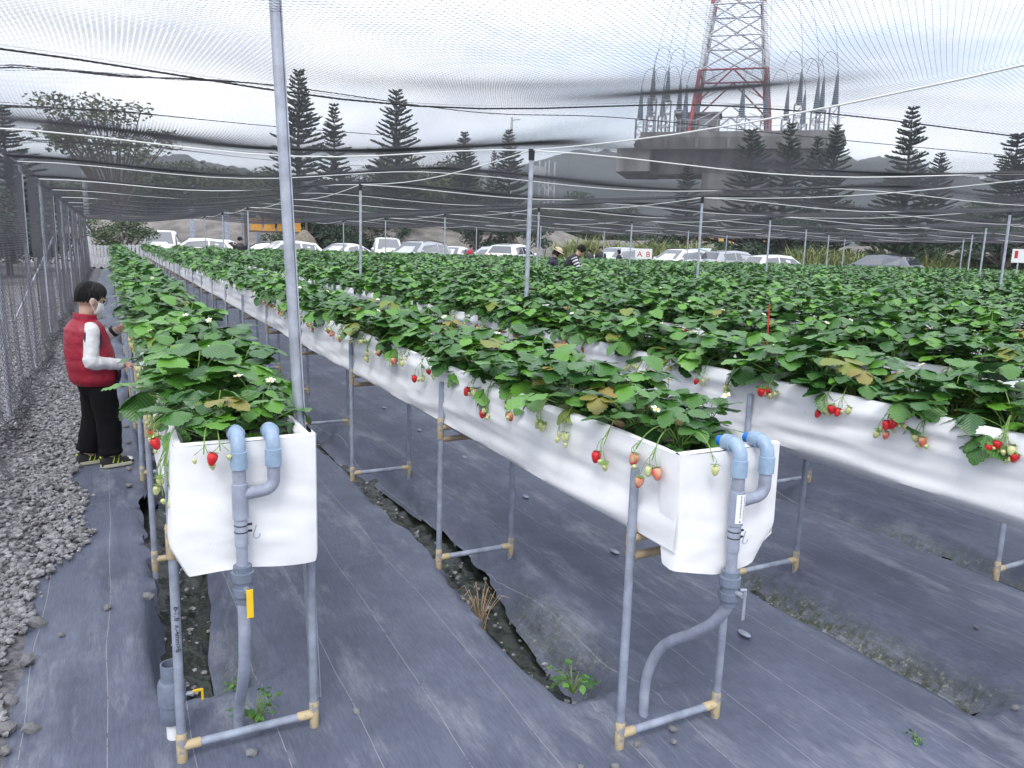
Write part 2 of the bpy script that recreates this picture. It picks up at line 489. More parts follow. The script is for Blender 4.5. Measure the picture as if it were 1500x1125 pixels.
def weed_mat():
    xs = np.concatenate([np.arange(-.55, 5.2, .025), np.arange(5.2, 42, .18)])
    ys = np.concatenate([np.arange(-14, 0.4, .6), np.arange(.4, 7.0, .03), np.arange(7.0, 41.0, .3)])
    X, Y = np.meshgrid(xs, ys)
    Z = np.zeros_like(X)
    nz_ = np.zeros_like(X)
    for j in range(len(ys)):
        if ys[j] < 8.5 and ys[j] > 0:
            for i in range(len(xs)):
                if xs[i] > 5.4: break
                nz_[j, i] = fbm(xs[i] * 1.1 + 3, ys[j] * .8, 0, 4)
    Z += nz_ * .012
    hole = np.zeros_like(X, bool)
    for b in range(NBED):
        xc = bed_x(b) + .15
        y0 = bed_near(b) + .42
        wob = .035 * np.sin(Y * 1.3 + b * 2) + .02 * np.sin(Y * 3.7 + b)
        d = (X - xc - wob)
        left = sstep(-.175, -.125, d)
        right = 1 - sstep(.06, .27, d)
        along = sstep(y0 - .02, y0 + .30, Y)
        prof = np.minimum(left, right) * along
        dep = .20 + .035 * np.sin(Y * .9 + b)
        Z -= dep * prof
        # puckers radiating from the near end of the trench
        rx, ry = X - (xc + .03), Y - y0
        rr = np.hypot(rx, ry); ang = np.arctan2(ry, rx)
        Z += .010 * np.exp(-(rr / .28) ** 2) * np.sin(ang * 9 + nz_ * 5) * (1 - along)
        # soft folds on the sloping right bank
        Z += .010 * np.sin(d * 60 + Y * 2 + nz_ * 8) * sstep(.08, .16, d) * (1 - sstep(.25, .38, d)) * along
        if b < 9:
            jag = .016 * np.sin(Y * 9.3 + b) + .010 * np.sin(Y * 21) + .014 * np.sin(Y * 5.1 + 1) + nz_ * .06
            closed = (b == 2)
            wid = np.where(closed, .02, .095 + .035 * np.sin(Y * 1.7 + b * 1.3))
            s_ = np.abs(d + .012 + jag * .4) - (wid + jag * .6)
            zone = (Y > y0 + .14) & (Y < 16)
            hole |= (s_ < 0) & zone
            hb = (s_ < 0) & zone
            dil = hb.copy()
            for dy in (-1, 0, 1):
                for dx in (-1, 0, 1):
                    dil |= np.roll(np.roll(hb, dy, 0), dx, 1)
            snap = dil & ~hb & (s_ < .06) & zone & (X < 5.2)
            X = np.where(snap, X - np.sign(d + .012 + jag * .4) * s_, X)
    # rucks in the mat beside the gravel
    for (cx, cy, ln) in ((-.12, 3.6, .30), (-.18, 3.2, .25), (-.05, 4.3, .3), (.0, 3.0, .3), (-.22, 2.75, .3)):
        Z += .013 * np.exp(-((X - cx) / .022) ** 2 - ((Y - cy) / ln) ** 2)
    # lap joint between two widths of mat
    for xj in (2.24, 4.71):
        Z += .010 * sstep(0, .004, X - xj - .006 * np.sin(Y * 2.1)) * (1 - sstep(.02, .5, X - xj))
    MO = np.zeros_like(X)
    for b, (ya, yb, k_) in {0: (2.6, 3.4, .45), 1: (2.1, 3.2, .55), 2: (1.35, 3.1, 1.0), 3: (1.2, 3.2, .7)}.items():
        d = X - bed_x(b) - .15
        MO = np.maximum(MO, k_ * sstep(.0, .06, d) * (1 - sstep(.11, .23, d)) * sstep(ya, ya + .25, Y) * (1 - sstep(yb - .4, yb, Y)))
    ny, nx = X.shape
    V = np.stack([X, Y, Z], -1).reshape(-1, 3)
    idx = np.arange(ny * nx).reshape(ny, nx)
    Q = np.stack([idx[:-1, :-1], idx[:-1, 1:], idx[1:, 1:], idx[1:, :-1]], -1)
    hq = hole[:-1, :-1] | hole[1:, 1:] | hole[:-1, 1:] | hole[1:, :-1]
    xc_, yc_ = X[:-1, :-1], Y[:-1, :-1]
    keep = (~hq) & (yc_ < 41.0 - SKEW * np.maximum(xc_, 0)) & (yc_ > -.2 - SKEW * xc_)
    # ragged left margin by the gravel
    Q = Q[keep]
    me = bpy.data.meshes.new('weed_mat')
    me.from_pydata(V.tolist(), [], Q.tolist())
    me.polygons.foreach_set('use_smooth', [True] * len(me.polygons))
    at = me.attributes.new('moss', 'FLOAT', 'POINT'); at.data.foreach_set('value', MO.reshape(-1).astype(np.float32))
    bm = bmesh.new(); bm.from_mesh(me)
    bmesh.ops.delete(bm, geom=[v for v in bm.verts if not v.link_faces], context='VERTS')
    bm.to_mesh(me); bm.free()
    return tag(link('weed_mat', me, M['mat']), 'black woven weed mat covering the ground between the beds', None, kind='structure')


weed_mat()

# muddy trench floors seen through the torn mat
for b in range(9):
    xc = bed_x(b) + .15
    ys = np.concatenate([np.arange(bed_near(b) + .3, 7, .04), np.arange(7, 18, .3)])
    xs = np.linspace(-.24, .24, 13)
    V = []; 
    for y in ys:
        for x in xs:
            V.append((xc + x + .035 * math.sin(y * 1.3 + b * 2), y, -.205 - .035 * math.sin(y * .9 + b) * 1 + .030 * fbm((xc + x) * 7, y * 7, 1, 4) + .10 * x * x * 8))
    n = len(xs)
    Fq = [(j * n + i, j * n + i + 1, (j + 1) * n + i + 1, (j + 1) * n + i) for j in range(len(ys) - 1) for i in range(n - 1)]
    tag(MB().add(V, Fq).build('trench_floor', M['mud'], smooth=True), 'dark wet mud on the trench floor under the %s bed from the left' % ordinal(b + 1), None, kind='structure')

# gravel strip and yard left of the field, parking lot behind
gb = MB()
xs = [-14, -9, -5, -3, -2, -1.4, -1, -.8, -.6, -.42, -.30]
ys = [-2 + .5 * k for k in range(24)] + [10.5 + 2 * k for k in range(20)]
V = [(x + (.05 * fbm(y * 1.7, 3) if x > -.35 else 0), y, -.012 + (.02 if x < -.35 else 0) + .02 * fbm(x * 2, y * 2)) for y in ys for x in xs]
n = len(xs)
gb.add(V, [(j * n + i, j * n + i + 1, (j + 1) * n + i + 1, (j + 1) * n + i) for j in range(len(ys) - 1) for i in range(n - 1)])
tag(gb.build('gravel_yard', M['gravelbase'], smooth=True), 'grey gravel yard left of the beds', None, kind='structure')
pl = MB().add([(-40, 49.1, .01), (-40, 75, .03), (90, 40, .03), (90, 1, .01), (43, 21.3, .01), (-.5, 41.4, .01)], [(5, 4, 3, 2, 1, 0)])
tag(pl.build('parking_lot', M['lot']), 'pale gravel parking lot behind the field', None, kind='structure')


def stones_mesh(name, pts, sizes, flat=.65, seed=3):
    ico = bmesh.new(); bmesh.ops.create_icosphere(ico, subdivisions=1, radius=1.0)
    bv = np.array([v.co[:] for v in ico.verts]); bf = np.array([[v.index for v in f.verts] for f in ico.faces]); ico.free()
    r_ = np.random.default_rng(seed)
    n = len(pts); k = len(bv)
    jit = 1 + r_.uniform(-.20, .20, (n, k, 1))
    V = bv[None] * jit
    V *= r_.uniform(.65, 1.2, (n, 1, 3))
    V[:, :, 2] *= flat
    a = r_.uniform(0, 2 * PI, n); t_ = r_.uniform(-.5, .5, n)
    ca, sa = np.cos(a)[:, None], np.sin(a)[:, None]
    ct, st = np.cos(t_)[:, None], np.sin(t_)[:, None]
    x, y, z = V[..., 0], V[..., 1], V[..., 2]
    y, z = y * ct - z * st, y * st + z * ct
    x, y = x * ca - y * sa, x * sa + y * ca
    V = np.stack([x, y, z], -1) * np.asarray(sizes)[:, None, None] + np.asarray(pts)[:, None, :]
    Fc = (bf[None] + (np.arange(n) * k)[:, None, None]).reshape(-1, 3)
    me = bpy.data.meshes.new(name)
    me.from_pydata(V.reshape(-1, 3).tolist(), [], Fc.tolist())
    return me


def gravel():
    pts = []; sz = []
    r_ = np.random.default_rng(5)
    n = 14000
    y = 1.9 + (r_.uniform(0, 1, n) ** 1.6) * 15
    edge = -.31 - .13 * np.clip((3.8 - y), -.6, 1.2) + .05 * np.sin(y * 3.1) + .03 * np.sin(y * 7.7)
    x = edge - np.abs(r_.normal(0, 1, n)) * .30 + r_.normal(0, .015, n)
    s = r_.uniform(.007, .020, n) * (1 + .5 * (r_.uniform(0, 1, n) > .93))
    z = .004 + s * .45 + .010 * r_.uniform(0, 1, n)
    k = x > -1.4
    A = np.stack([x, y, z], -1)[k]; S = s[k]
    n = 7000
    y = 6.5 + r_.uniform(0, 1, n) ** 1.5 * 22; x = -.9 - r_.uniform(0, 1, n) ** 1.4 * 6
    s2 = r_.uniform(.014, .03, n)
    B = np.stack([x, y, .012 + s2 * .3], -1)
    me = stones_mesh('gravel', np.concatenate([A, B]), np.concatenate([S, s2]))
    tag(link('gravel', me, M['stone']), 'loose grey lava gravel heaped along the fence', 'gravel', kind='stuff')
    n = 900
    y = r_.uniform(1.9, 3.9, n); x = -.52 - .10 * (y < 3) - np.abs(r_.normal(0, .13, n)); s = r_.uniform(.008, .018, n)
    me = stones_mesh('brown_gravel', np.stack([x, y, np.full(n, .028)], -1), s, seed=9)
    tag(link('brown_gravel', me, M['brownstone']), 'brownish gravel patch with straw at the mat edge', 'gravel', kind='stuff')


gravel()
# ------------------------------------------------------------------ raised beds
def leg_mesh(h):
    return MB().tube([(0, 0, -.05), (0, 0, h - .004), (0, 0, h)], [.0138, .0138, .0125], 10).mesh('leg', True)


ME_LEG = leg_mesh(.917); ME_LEG.materials.append(M['pvcleg'])
_j = MB().tube([(0, 0, -.012), (0, 0, -.01), (0, 0, .085), (0, 0, .09)], [.0142, .0156, .0156, .0142], 10)
_j.tube([(.006, 0, .045), (.052, 0, .045), (.054, 0, .045)], [.0150, .0150, .0135], 10)
ME_JOINT = _j.mesh('joint', True); ME_JOINT.materials.append(M['glue'])
ME_BAR = MB().tube([(.01, 0, 0), (BW - .01, 0, 0)], .0128, 10).mesh('crossbar', True); ME_BAR.materials.append(M['pvcleg'])
ME_UBAR = MB().tube([(.01, 0, 0), (BW - .01, 0, 0)], .0135, 10).mesh('support_bar', True); ME_UBAR.materials.append(M['tanpipe'])


def liner(i, x0, yn, yf):
    """white fabric trough: sheet from the inner left lip over the rim, round the belly and up again, with a flap at the end"""
    xl, xr = x0 + .012, x0 + BW - .010
    prof = [(xl + .035, .955), (xl + .030, .985), (xl + .018, RIM), (xl + .004, RIM - .004), (xl, RIM - .02)]
    nk = 20 if i < 4 else 8
    for k in range(1, nk + 1): prof.append((xl - .002 + .010 * math.sin(k / nk * PI), RIM - .02 - .26 * k / nk))
    prof += [(xl + .03, .705), (xl + .09, .672), ((xl + xr) / 2, .655)]
    right = [(xl + xr - x, z) for x, z in prof[:-1]]
    prof = prof + right[::-1]
    st = []
    y = yn
    while y < min(yf, 7.5):
        st.append(y); y += .05 if i < 4 else .3
    while y < yf:
        st.append(y); y += .4
    st.append(yf)
    n = len(prof); V = []
    for y in st:
        fr_ = ((y - yn - .12) / FR) % 1.0
        for k, (x, z) in enumerate(prof):
            side = -1 if k < n / 2 else 1
            zz = (RIM - z) / .3
            amp = .5 + .5 * math.sin(PI * fr_)
            fold = .016 * mnoise.noise(Vector((y * .9, z * 17 + y * 1.5, i * 7.3 + side))) + .005 * mnoise.noise(Vector((y * 3.1, z * 45 - y * 3, i * 3.1 + side)))
            fold += .0050 * math.sin(z * 62 + 5 * mnoise.noise(Vector((y * .6, z * 3, i * 2.2 + side)))) * max(0, mnoise.noise(Vector((y * .8, z * 4, i + 11.0))) + .25)
            if i > 1 and .915 < z < .975: fold += .008 * math.sin(PI * (z - .915) / .06)
            soft = min(1.0, .12 + max(0, min(y - yn, yf - y)) / .3)
            fold *= soft
            bul = soft * .012 * amp * math.sin(PI * min(1, max(0, zz))) if z < RIM - .01 else 0
            body = 1 if .66 < z < RIM - .012 else .25
            rim = .006 * mnoise.noise(Vector((y * 2.3, 5, i))) + .004 * mnoise.noise(Vector((y * 9, 7, i)))
            V.append((x + side * (bul + fold * body) - side * 0, y, z + (rim if z > .98 else 0) - (.012 * amp if z < .72 else 0)))
    Fq = [(j * n + k, j * n + k + 1, (j + 1) * n + k + 1, (j + 1) * n + k) for j in range(len(st) - 1) for k in range(n - 1)]
    mb = MB().add(V, Fq)
    # end sheets: folded front flap, its lower corners cut or tucked
    out = {0: ([(1.0, xl), (.727, xl - .018), (.663, xl + .012), (.629, xl + .029)], [(1.0, xr), (.66, xr - .001), (.640, xr - .005), (.627, xr - .02)]),
           1: ([(1.0, xl), (.756, xl + .012), (.70, xl + .012), (.652, xl + .006)], [(1.0, xr), (.744, xr + .005), (.70, xr - .03), (.636, xr - .068)])}
    ol, orr = out.get(i, out[1])
    for (ye, d) in ((yn, -1), (yf, 1)):
        rows, cols = 22, 24
        P = []
        for a in range(rows + 1):
            t_ = a / rows
            for c in range(cols + 1):
                s_ = c / cols
                bot = ol[-1][0] * (1 - s_) + orr[-1][0] * s_ + .010 * math.sin(s_ * 5 + i * 2)
                z = RIM + .001 + (bot - RIM) * t_
                zq = RIM + (.64 - RIM) * t_
                xa = float(np.interp(-zq, [-q[0] for q in ol], [q[1] for q in ol]))
                xb = float(np.interp(-zq, [-q[0] for q in orr], [q[1] for q in orr]))
                x = xa + (xb - xa) * s_
                env = math.sin(PI * s_) ** .6
                wr = .005 * mnoise.noise(Vector((x * 3, z * 26 + x * 6, i * 5.0))) + .010 * mnoise.noise(Vector((x * 5 + 3, z * 34 - x * 9, i * 2.0))) * max(0, t_ - .35)
                wr += .008 * mnoise.noise(Vector((x * 2.2 + 9, z * 11 + x * 3.5, i * 1.7 + 4)))
                P.append((x, ye + d * (.002 + env * max(.003, .008 + .010 * t_ + wr)), z))
        c1 = cols + 1
        mb.add(P, [(a * c1 + c, a * c1 + c + 1, (a + 1) * c1 + c + 1, (a + 1) * c1 + c) for a in range(rows) for c in range(cols)])
        # returns wrapped a hand's width round each corner
        for (col_, sx) in ((0, -1), (cols, 1)):
            Q = []
            for a in range(rows + 1):
                px_, py_, pz_ = P[a * c1 + col_]
                t_ = a / rows
                Q += [(px_, py_, pz_), (px_ + sx * .006, ye - d * .012, pz_ + .001), (px_ + sx * (.006 - .02 * max(0, t_ - .8)), ye - d * (.075 - .05 * max(0, t_ - .75) * 2), pz_ + .004 * t_)]
            mb.add(Q, [(a * 3 + k, a * 3 + k + 1, (a + 1) * 3 + k + 1, (a + 1) * 3 + k) for a in range(rows) for k in range(2)])
        # lip folded back over the rim
        P = []
        for c in range(cols + 1):
            x = xl + (xr - xl) * c / cols
            P += [(x, ye + d * .004, RIM + .001), (x, ye - d * .012, RIM + .006), (x, ye - d * .030, RIM - .006), (x, ye - d * .034, .95)]
        mb.add(P, [(c * 4 + k, c * 4 + k + 1, (c + 1) * 4 + k + 1, (c + 1) * 4 + k) for c in range(cols) for k in range(3)])
    return mb


BEDS = []
BEDLABEL = {0: 'raised white strawberry trough beside the boy, nearest the gravel',
            1: 'long white raised trough in the middle with drain pipe and hanging berries',
            2: 'white raised trough cut off by the right edge, red berries over its rim'}
for i in range(NBED):
    x0, yn, yf = bed_x(i), bed_near(i), bed_far(i)
    b = thing('raised_bed', BEDLABEL.get(i, 'white strawberry trough, %s bed counted from the gravel side' % ordinal(i + 1)), 'raised bed', (0, 0, 0), 0, 'parallel raised strawberry beds')
    BEDS.append(b)
    liner(i, x0, yn, yf).build('liner', M['liner'], b, True)
    # soil
    ys = list(np.arange(yn + .03, min(yf, 6), .06 if i < 4 else .4)) + list(np.arange(min(yf, 6), yf - .03, .5)) + [yf - .03]
    xs = np.linspace(x0 + .044, x0 + BW - .042, 9 if i < 4 else 4)
    V = [(x, y, .965 + .012 * mnoise.noise(Vector((x * 14, y * 14, 2)))) for y in ys for x in xs]
    n = len(xs)
    MB().add(V, [(j * n + k, j * n + k + 1, (j + 1) * n + k + 1, (j + 1) * n + k) for j in range(len(ys) - 1) for k in range(n - 1)]).build('growing_medium', M['soil'], b, True)
    MB().box((x0 + .255, (yn + .16 + yf) / 2, .983), (.030, yf - yn - .2, .006)).build('drip_tape', M['black'], b)
    k = 0
    y = yn + (.12 if i != 1 else .18)
    step = FR if i < 6 else FR * 2
    while y < yf - .05:
        for side in (0, 1):
            lg = inst('leg', ME_LEG, b, (x0 + side * BW, y, 0), (0, 0, 0))
            if i < 4:
                lg.rotation_euler = (rng.uniform(-.006, .006), rng.uniform(-.006, .006), rng.uniform(0, 6))
                for zj, flip in ((.0, 0), (.655, 0)):
                    jo = inst('pipe_joint', ME_JOINT, b, (x0 + side * BW, y, zj), (0, 0, PI if side else 0))
        if i < 6:
            inst('crossbar', ME_BAR, b, (x0, y, .045))
            inst('support_bar', ME_UBAR, b, (x0, y, .700 - .06))
        y += step; k += 1


def arc(c, r, a0, a1, ux, uy, n=7):
    c, ux, uy = Vector(c), Vector(ux), Vector(uy)
    return [c + r * (ux * math.cos(a0 + (a1 - a0) * k / n) + uy * math.sin(a0 + (a1 - a0) * k / n)) for k in range(n + 1)]


def hook(c, r, parent):
    p = [Vector(c) + Vector((0, 0, .03))] + arc(c, r, PI, 2.1 * PI, (1, 0, 0), (0, 0, 1), 8)
    MB().tube([Vector((q.x, q.y, q.z)) for q in p], .0016, 6).build('wire_hook', M['galv'], parent, True)


def valve_body(c, s=1.0):
    x, y, z = c
    return MB().lathe([(.022 * s, .066 * s), (.031 * s, .064 * s), (.031 * s, .044 * s), (.037 * s, .042 * s), (.037 * s, .012 * s), (.031 * s, .010 * s),
                       (.030 * s, -.012 * s), (.036 * s, -.014 * s), (.036 * s, -.040 * s), (.028 * s, -.044 * s), (.027 * s, -.066 * s), (.021 * s, -.068 * s)], 18, c)


def drain(i, xm, xs_, yface, handle, tail):
    """overflow drain on the end of a bed: two blue elbows over the rim, a tee, a riser, a ball valve and a tail pipe"""
    b = BEDS[i]
    yy = yface - .040
    rp = .0180
    root = MB().tube([(xm, yy, .955), (xm, yy, .80), (xm, yy, .716)], rp, 16).build('drain_pipe', M['pvc'], b, True)
    tag(root, 'grey drain pipe with blue elbows hooked over the end of the trough')
    # side branch
    pth = [(xs_, yy, .945), (xs_, yy, .900)] + arc((xs_ - .032, yy, .900), .032, 0, -PI / 2, (1, 0, 0), (0, 0, 1), 6) + [(xm, yy - .001, .862)]
    MB().tube(pth, rp * .98, 14).build('branch_pipe', M['pvc'], root, True)
    MB().tube([(xm, yy, .895), (xm, yy, .893), (xm, yy, .795), (xm, yy, .793)], [rp, rp + .0035, rp + .0035, rp], 16).build('tee', M['pvc'], root, True)
    MB().tube([(xm, yy, .795), (xm, yy, .792), (xm, yy, .770)], [rp, rp * .93, rp * .93], 14).build('clear_sleeve', M['whiteplastic'], root, True)
    for x in (xm, xs_):
        e = MB().tube([(x, yy, .935), (x, yy, .936), (x, yy, .984), (x, yy, .985)], [rp, rp + .0045, rp + .0045, rp + .003], 16)
        e.tube([(x, yy, .978)] + arc((x, yy + .034, .990), .034, PI, PI / 2, (0, 1, 0), (0, 0, 1), 6) + [(x, yy + .05, 1.024)], [rp + .0015] * 9, 16)
        e.tube([(x, yy + .030, 1.024), (x, yy + .031, 1.024), (x, yy + .062, 1.022), (x, yy + .063, 1.022)], [rp, rp + .0055, rp + .0055, rp], 16)
        e.build('elbow', M['pvcblue'], root, True)
        MB().tube([(x, yy + .060, 1.022), (x, yy + .088, 1.020)], rp * .86, 12).build('blue_plug', M['bluecap'], root, True)
    for z in (.776, .757):
        ring = MB().tube(arc((xm, yy, z), rp * .97, 0, 2 * PI, (1, 0, 0), (0, 1, 0), 16), .0020, 6)
        ring.box((xm + rp + .004, yy - .006, z + .001), (.012, .005, .005))
        ring.build('zip_tie', M['black'], root, True)
    MB().tube([(xm, yy, .77), (xm, yy, .64)], rp * .88, 14).build('riser', M['pvc'], root, True)
    hook((xm + .040, yy - .004, .742), .009, root)
    v = valve_body((xm, yy, .605), .82).build('ball_valve', M['pvcdark'], root, True)
    h = MB().tube([(xm + .004, yy - .022, .598), (xm + .006, yy - .046, .598)], .008, 10)
    h.build('valve_stem', M['galv'], root, True)
    if handle == 'yellow':
        hh = MB().box((xm + .010, yy - .049, .563), (.018, .005, .085), bev=.004)
    else:
        hh = MB().box((xm + .042, yy - .020, .548), (.011, .004, .088), bev=.003)
        hh.tube([(xm + .022, yy - .018, .600), (xm + .043, yy - .02, .598), (xm + .043, yy - .02, .58)], .005, 8)
    hb = hh.build('valve_handle', M['yellow'] if handle == 'yellow' else M['galv'], root)
    MB().tube(tail, [.0172] * len(tail), 14).build('tail_pipe', M['pvc'], root, True)
    return root


def smooth_path(P, n=6):
    P = [Vector(p) for p in P]; out = []
    Q = [P[0] * 2 - P[1]] + P + [P[-1] * 2 - P[-2]]
    for k in range(1, len(Q) - 2):
        for t in range(n):
            u = t / n
            a, b_, c, d = Q[k - 1], Q[k], Q[k + 1], Q[k + 2]
            out.append(.5 * ((2 * b_) + (c - a) * u + (2 * a - 5 * b_ + 4 * c - d) * u * u + (3 * b_ - a - 3 * c + d) * u ** 3))
    out.append(P[-1]); return out


TAILB = [(1.53, 1.548, .57), (1.53, 1.556, .53), (1.53, 1.611, .459), (1.53, 1.696, .385), (1.53, 1.773, .328), (1.53, 1.836, .261), (1.53, 1.880, .17), (1.53, 1.895, .087), (1.53, 1.892, -.05)]
dA = drain(0, .281, .372, 2.165, 'yellow', smooth_path([(.281, 2.125, .56), (.281, 2.128, .45), (.282, 2.165, .33), (.285, 2.26, .20), (.288, 2.36, .09), (.289, 2.41, -.05)]))
dB = drain(1, 1.530, 1.632, 1.585, 'steel', smooth_path(TAILB))
# sticker with printed lines on the second bed's drain
st_ = MB()
for k in range(7):
    a0, a1 = -PI / 2 - .8 + 1.6 * k / 7, -PI / 2 - .8 + 1.6 * (k + 1) / 7
    q = .0236
    st_.add([(1.530 + q * math.cos(a0), 1.545 + q * math.sin(a0), .805), (1.530 + q * math.cos(a1), 1.545 + q * math.sin(a1), .805),
             (1.530 + q * math.cos(a1), 1.545 + q * math.sin(a1), .890), (1.530 + q * math.cos(a0), 1.545 + q * math.sin(a0), .890)], [(0, 1, 2, 3)])
st_.build('pipe_label', M['white'], dB)
pr = MB()
for line, (aa, hgt) in enumerate(((-PI / 2 - .22, .0030), (-PI / 2 + .28, .0022))):
    z = .812 + (.010 if line == 0 else 0)
    while z < .882:
        wd = rng.uniform(.0016, .0042)
        q = .0239
        da = hgt / q
        pr.add([(1.530 + q * math.cos(aa + s * da), 1.545 + q * math.sin(aa + s * da), zz) for s, zz in ((-.5, z), (.5, z), (.5, z + wd), (-.5, z + wd))], [(0, 1, 2, 3)])
        z += wd + rng.uniform(.0012, .003)
pr.build('label_print', M['black'], dB)
q = .0239
MB().add([(1.530 + q * math.cos(-PI / 2 - .22 + s), 1.545 + q * math.sin(-PI / 2 - .22 + s), z) for s, z in ((-.11, .8085), (.11, .8085), (.11, .8135), (-.11, .8135))], [(0, 1, 2, 3)]).build('label_emblem', M['bluecap'], dB)

# printing on the grey legs near the camera (vertical pipe markings)
fc = bpy.data.curves.new('pipe_print', 'FONT'); fc.body = 'B-7/8  K-4mm>8'; fc.size = .021; fc.extrude = 0
fo = bpy.data.objects.new('pipe_print', fc); COL.objects.link(fo)
bpy.context.view_layer.update()
txt = bpy.data.meshes.new_from_object(fo.evaluated_get(bpy.context.evaluated_depsgraph_get()))
bpy.data.objects.remove(fo)


def wrap_text(me, cx, cy, z0, rad, ang0):
    vs_ = []
    for v in me.vertices:
        a = ang0 + (v.co.y - .007) / rad
        vs_.append((cx + rad * math.cos(a), cy + rad * math.sin(a), z0 - v.co.x))
    m2 = bpy.data.meshes.new('pipe_print'); m2.from_pydata(vs_, [], [tuple(p.vertices) for p in me.polygons]); return m2


for (px_, py_, z0) in ((X0, bed_near(0) + .12, .905), (X0, bed_near(0) + .12, .50), (X0, bed_near(0) + .12 + FR, .86)):
    link('pipe_print', wrap_text(txt, px_, py_, z0, .0144, -PI / 2 + .25), M['black'], BEDS[0])

# ball valve standing in the ground by the first bed
vg = thing('ground_valve', 'dark grey ball valve with small yellow handle standing at the first bed leg', 'valve', (.098, 2.42, 0))
vb = MB().lathe([(.030, .185), (.030, .25), (.026, .25), (.026, .20)], 18)
vb.lathe([(.034, .055), (.036, .058), (.036, .115), (.041, .118), (.041, .185), (.036, .195), (.030, .197)], 18)
vb.build('valve_body', M['pvcdark'], vg, True)
MB().tube([(.0, 0, -.04), (0, 0, .06)], .021, 14).build('stub_pipe', M['whiteplastic'], vg, True)
MB().tube([(.036, -.005, .14), (.060, -.008, .14)], .007, 8).build('valve_stem', M['galv'], vg, True)
hd = MB().box((.074, -.009, .145), (.030, .006, .010), bev=.002); hd.box((.087, -.009, .128), (.007, .007, .040), bev=.002)
hd.build('valve_handle', M['yellow'], vg)

# ------------------------------------------------------------------ net poles and shade net
NET_Z = 2.5
COLX = [3.72 + 5.5 * k for k in range(7)]
PY = 5.85


def net_h(x, y):
    """height of the canopy"""
    if x < COLX[0]:
        u = (x + .83) / 4.55; ysh = 0
        top = 2.30 + (NET_Z - 2.30) * u
    else:
        u = ((x - COLX[0]) / 5.5) % 1.0; ysh = -.37 * (x - COLX[0]); top = NET_Z
    v = ((y - 6.88 - ysh) / (PY / 2)) % 1.0
    return top - .13 * math.sin(PI * u) ** 2 - .075 * math.sin(PI * v) ** 2 * (.75 + .25 * math.sin(PI * u))


def net_tile(name, wx, wy, sh, z0, z1, cx=.019, cy=.0128, dia=.00100, noise_k=0, flat=False):
    """diamond netting as twisted zigzag twines; each twine segment is a three-sided prism"""
    nx = int(round(wx / cx)); ny = int(round(wy / cy))
    nx += nx % 2
    i = np.arange(nx + 1); segV = []
    X = i * wx / nx
    allA = []; allB = []
    for j in range(ny + 1):
        ph = 1 if j % 2 else -1
        yy = (j + .5) * wy / ny + ph * np.where(i % 2 == 0, 1, -1) * (wy / ny) * .47
        if flat:
            P = np.stack([X, np.zeros_like(X), yy], -1)
        else:
            u = X / wx; v = yy / wy
            z = z0 + (z1 - z0) * u - .13 * np.sin(PI * u) ** 2 - .075 * np.sin(PI * v) ** 2 * (.75 + .25 * np.sin(PI * u))
            z = z + .007 * np.sin(2 * PI * u * 2 + 1.3 + noise_k) * np.sin(PI * v) * np.sin(PI * u) + .004 * np.sin(2 * PI * (u * 3 + v * 2) + noise_k) * np.sin(PI * v) * np.sin(PI * u)
            xw = X + .010 * np.sin(9 * u + 7 * v + noise_k) * np.sin(PI * u)
            P = np.stack([xw, yy + sh * X, z], -1)
        allA.append(P[:-1]); allB.append(P[1:])
    A = np.concatenate(allA); B = np.concatenate(allB)
    d = B - A; d /= np.linalg.norm(d, axis=1, keepdims=True)
    ref = np.array([0, 1, 0.]) if flat else np.array([0, 0, 1.])
    a = np.cross(d, ref); a /= np.linalg.norm(a, axis=1, keepdims=True); b = np.cross(d, a)
    r = dia / 2 * 1.2
    n = len(A)
    V = np.zeros((n, 6, 3))
    for k in range(3):
        q = 2 * PI * k / 3
        off = (a * math.cos(q) + b * math.sin(q)) * r
        V[:, k] = A + off; V[:, 3 + k] = B + off
    base = (np.arange(n) * 6)[:, None]
    Fs = np.concatenate([base + np.array([[0, 1, 4, 3]]), base + np.array([[1, 2, 5, 4]]), base + np.array([[2, 0, 3, 5]])])
    me = bpy.data.meshes.new(name)
    me.vertices.add(n * 6); me.vertices.foreach_set('co', V.reshape(-1))
    nf = len(Fs)
    me.loops.add(nf * 4); me.loops.foreach_set('vertex_index', Fs.reshape(-1).astype(np.int32))
    me.polygons.add(nf)
    me.polygons.foreach_set('loop_start', (np.arange(nf) * 4).astype(np.int32))
    me.update(calc_edges=True)
    me.materials.append(M['net'])
    return me


net = thing('shade_net', 'dark see-through mesh net stretched over the whole field on white ropes', 'net', (0, 0, 0))
T0 = [net_tile('net_panel', 4.55, PY / 2, 0, 2.30, NET_Z, noise_k=k * 2.1) for k in range(1)]
T1 = [net_tile('net_panel', 5.5, PY / 2, -.37, NET_Z, NET_Z, noise_k=k * 1.7 + .5) for k in range(1)]
for k in range(-3, 12):
    y = 6.88 + k * PY / 2
    inst('net_panel', T0[0], net, (-.83, y, 0))
    for c in range(6):
        yy = y - .37 * 5.5 * c
        if yy < -6: continue
        inst('net_panel', T1[0], net, (COLX[c], yy, 0))


def rope_path(c, k, n=12):
    """cross rope k from column c to the next"""
    if c < 0:
        xa, xb, za = -.83, COLX[0], 2.30
        y = 6.88 + k * PY / 2
        return [(xa + (xb - xa) * t / n, y, za + .2 * t / n - .13 * math.sin(PI * t / n) ** 2 - .016) for t in range(n + 1)]
    y = 6.88 + k * PY / 2 - .37 * 5.5 * c
    return [(COLX[c] + 5.5 * t / n, y - .37 * 5.5 * t / n, NET_Z - .13 * math.sin(PI * t / n) ** 2 - .016) for t in range(n + 1)]


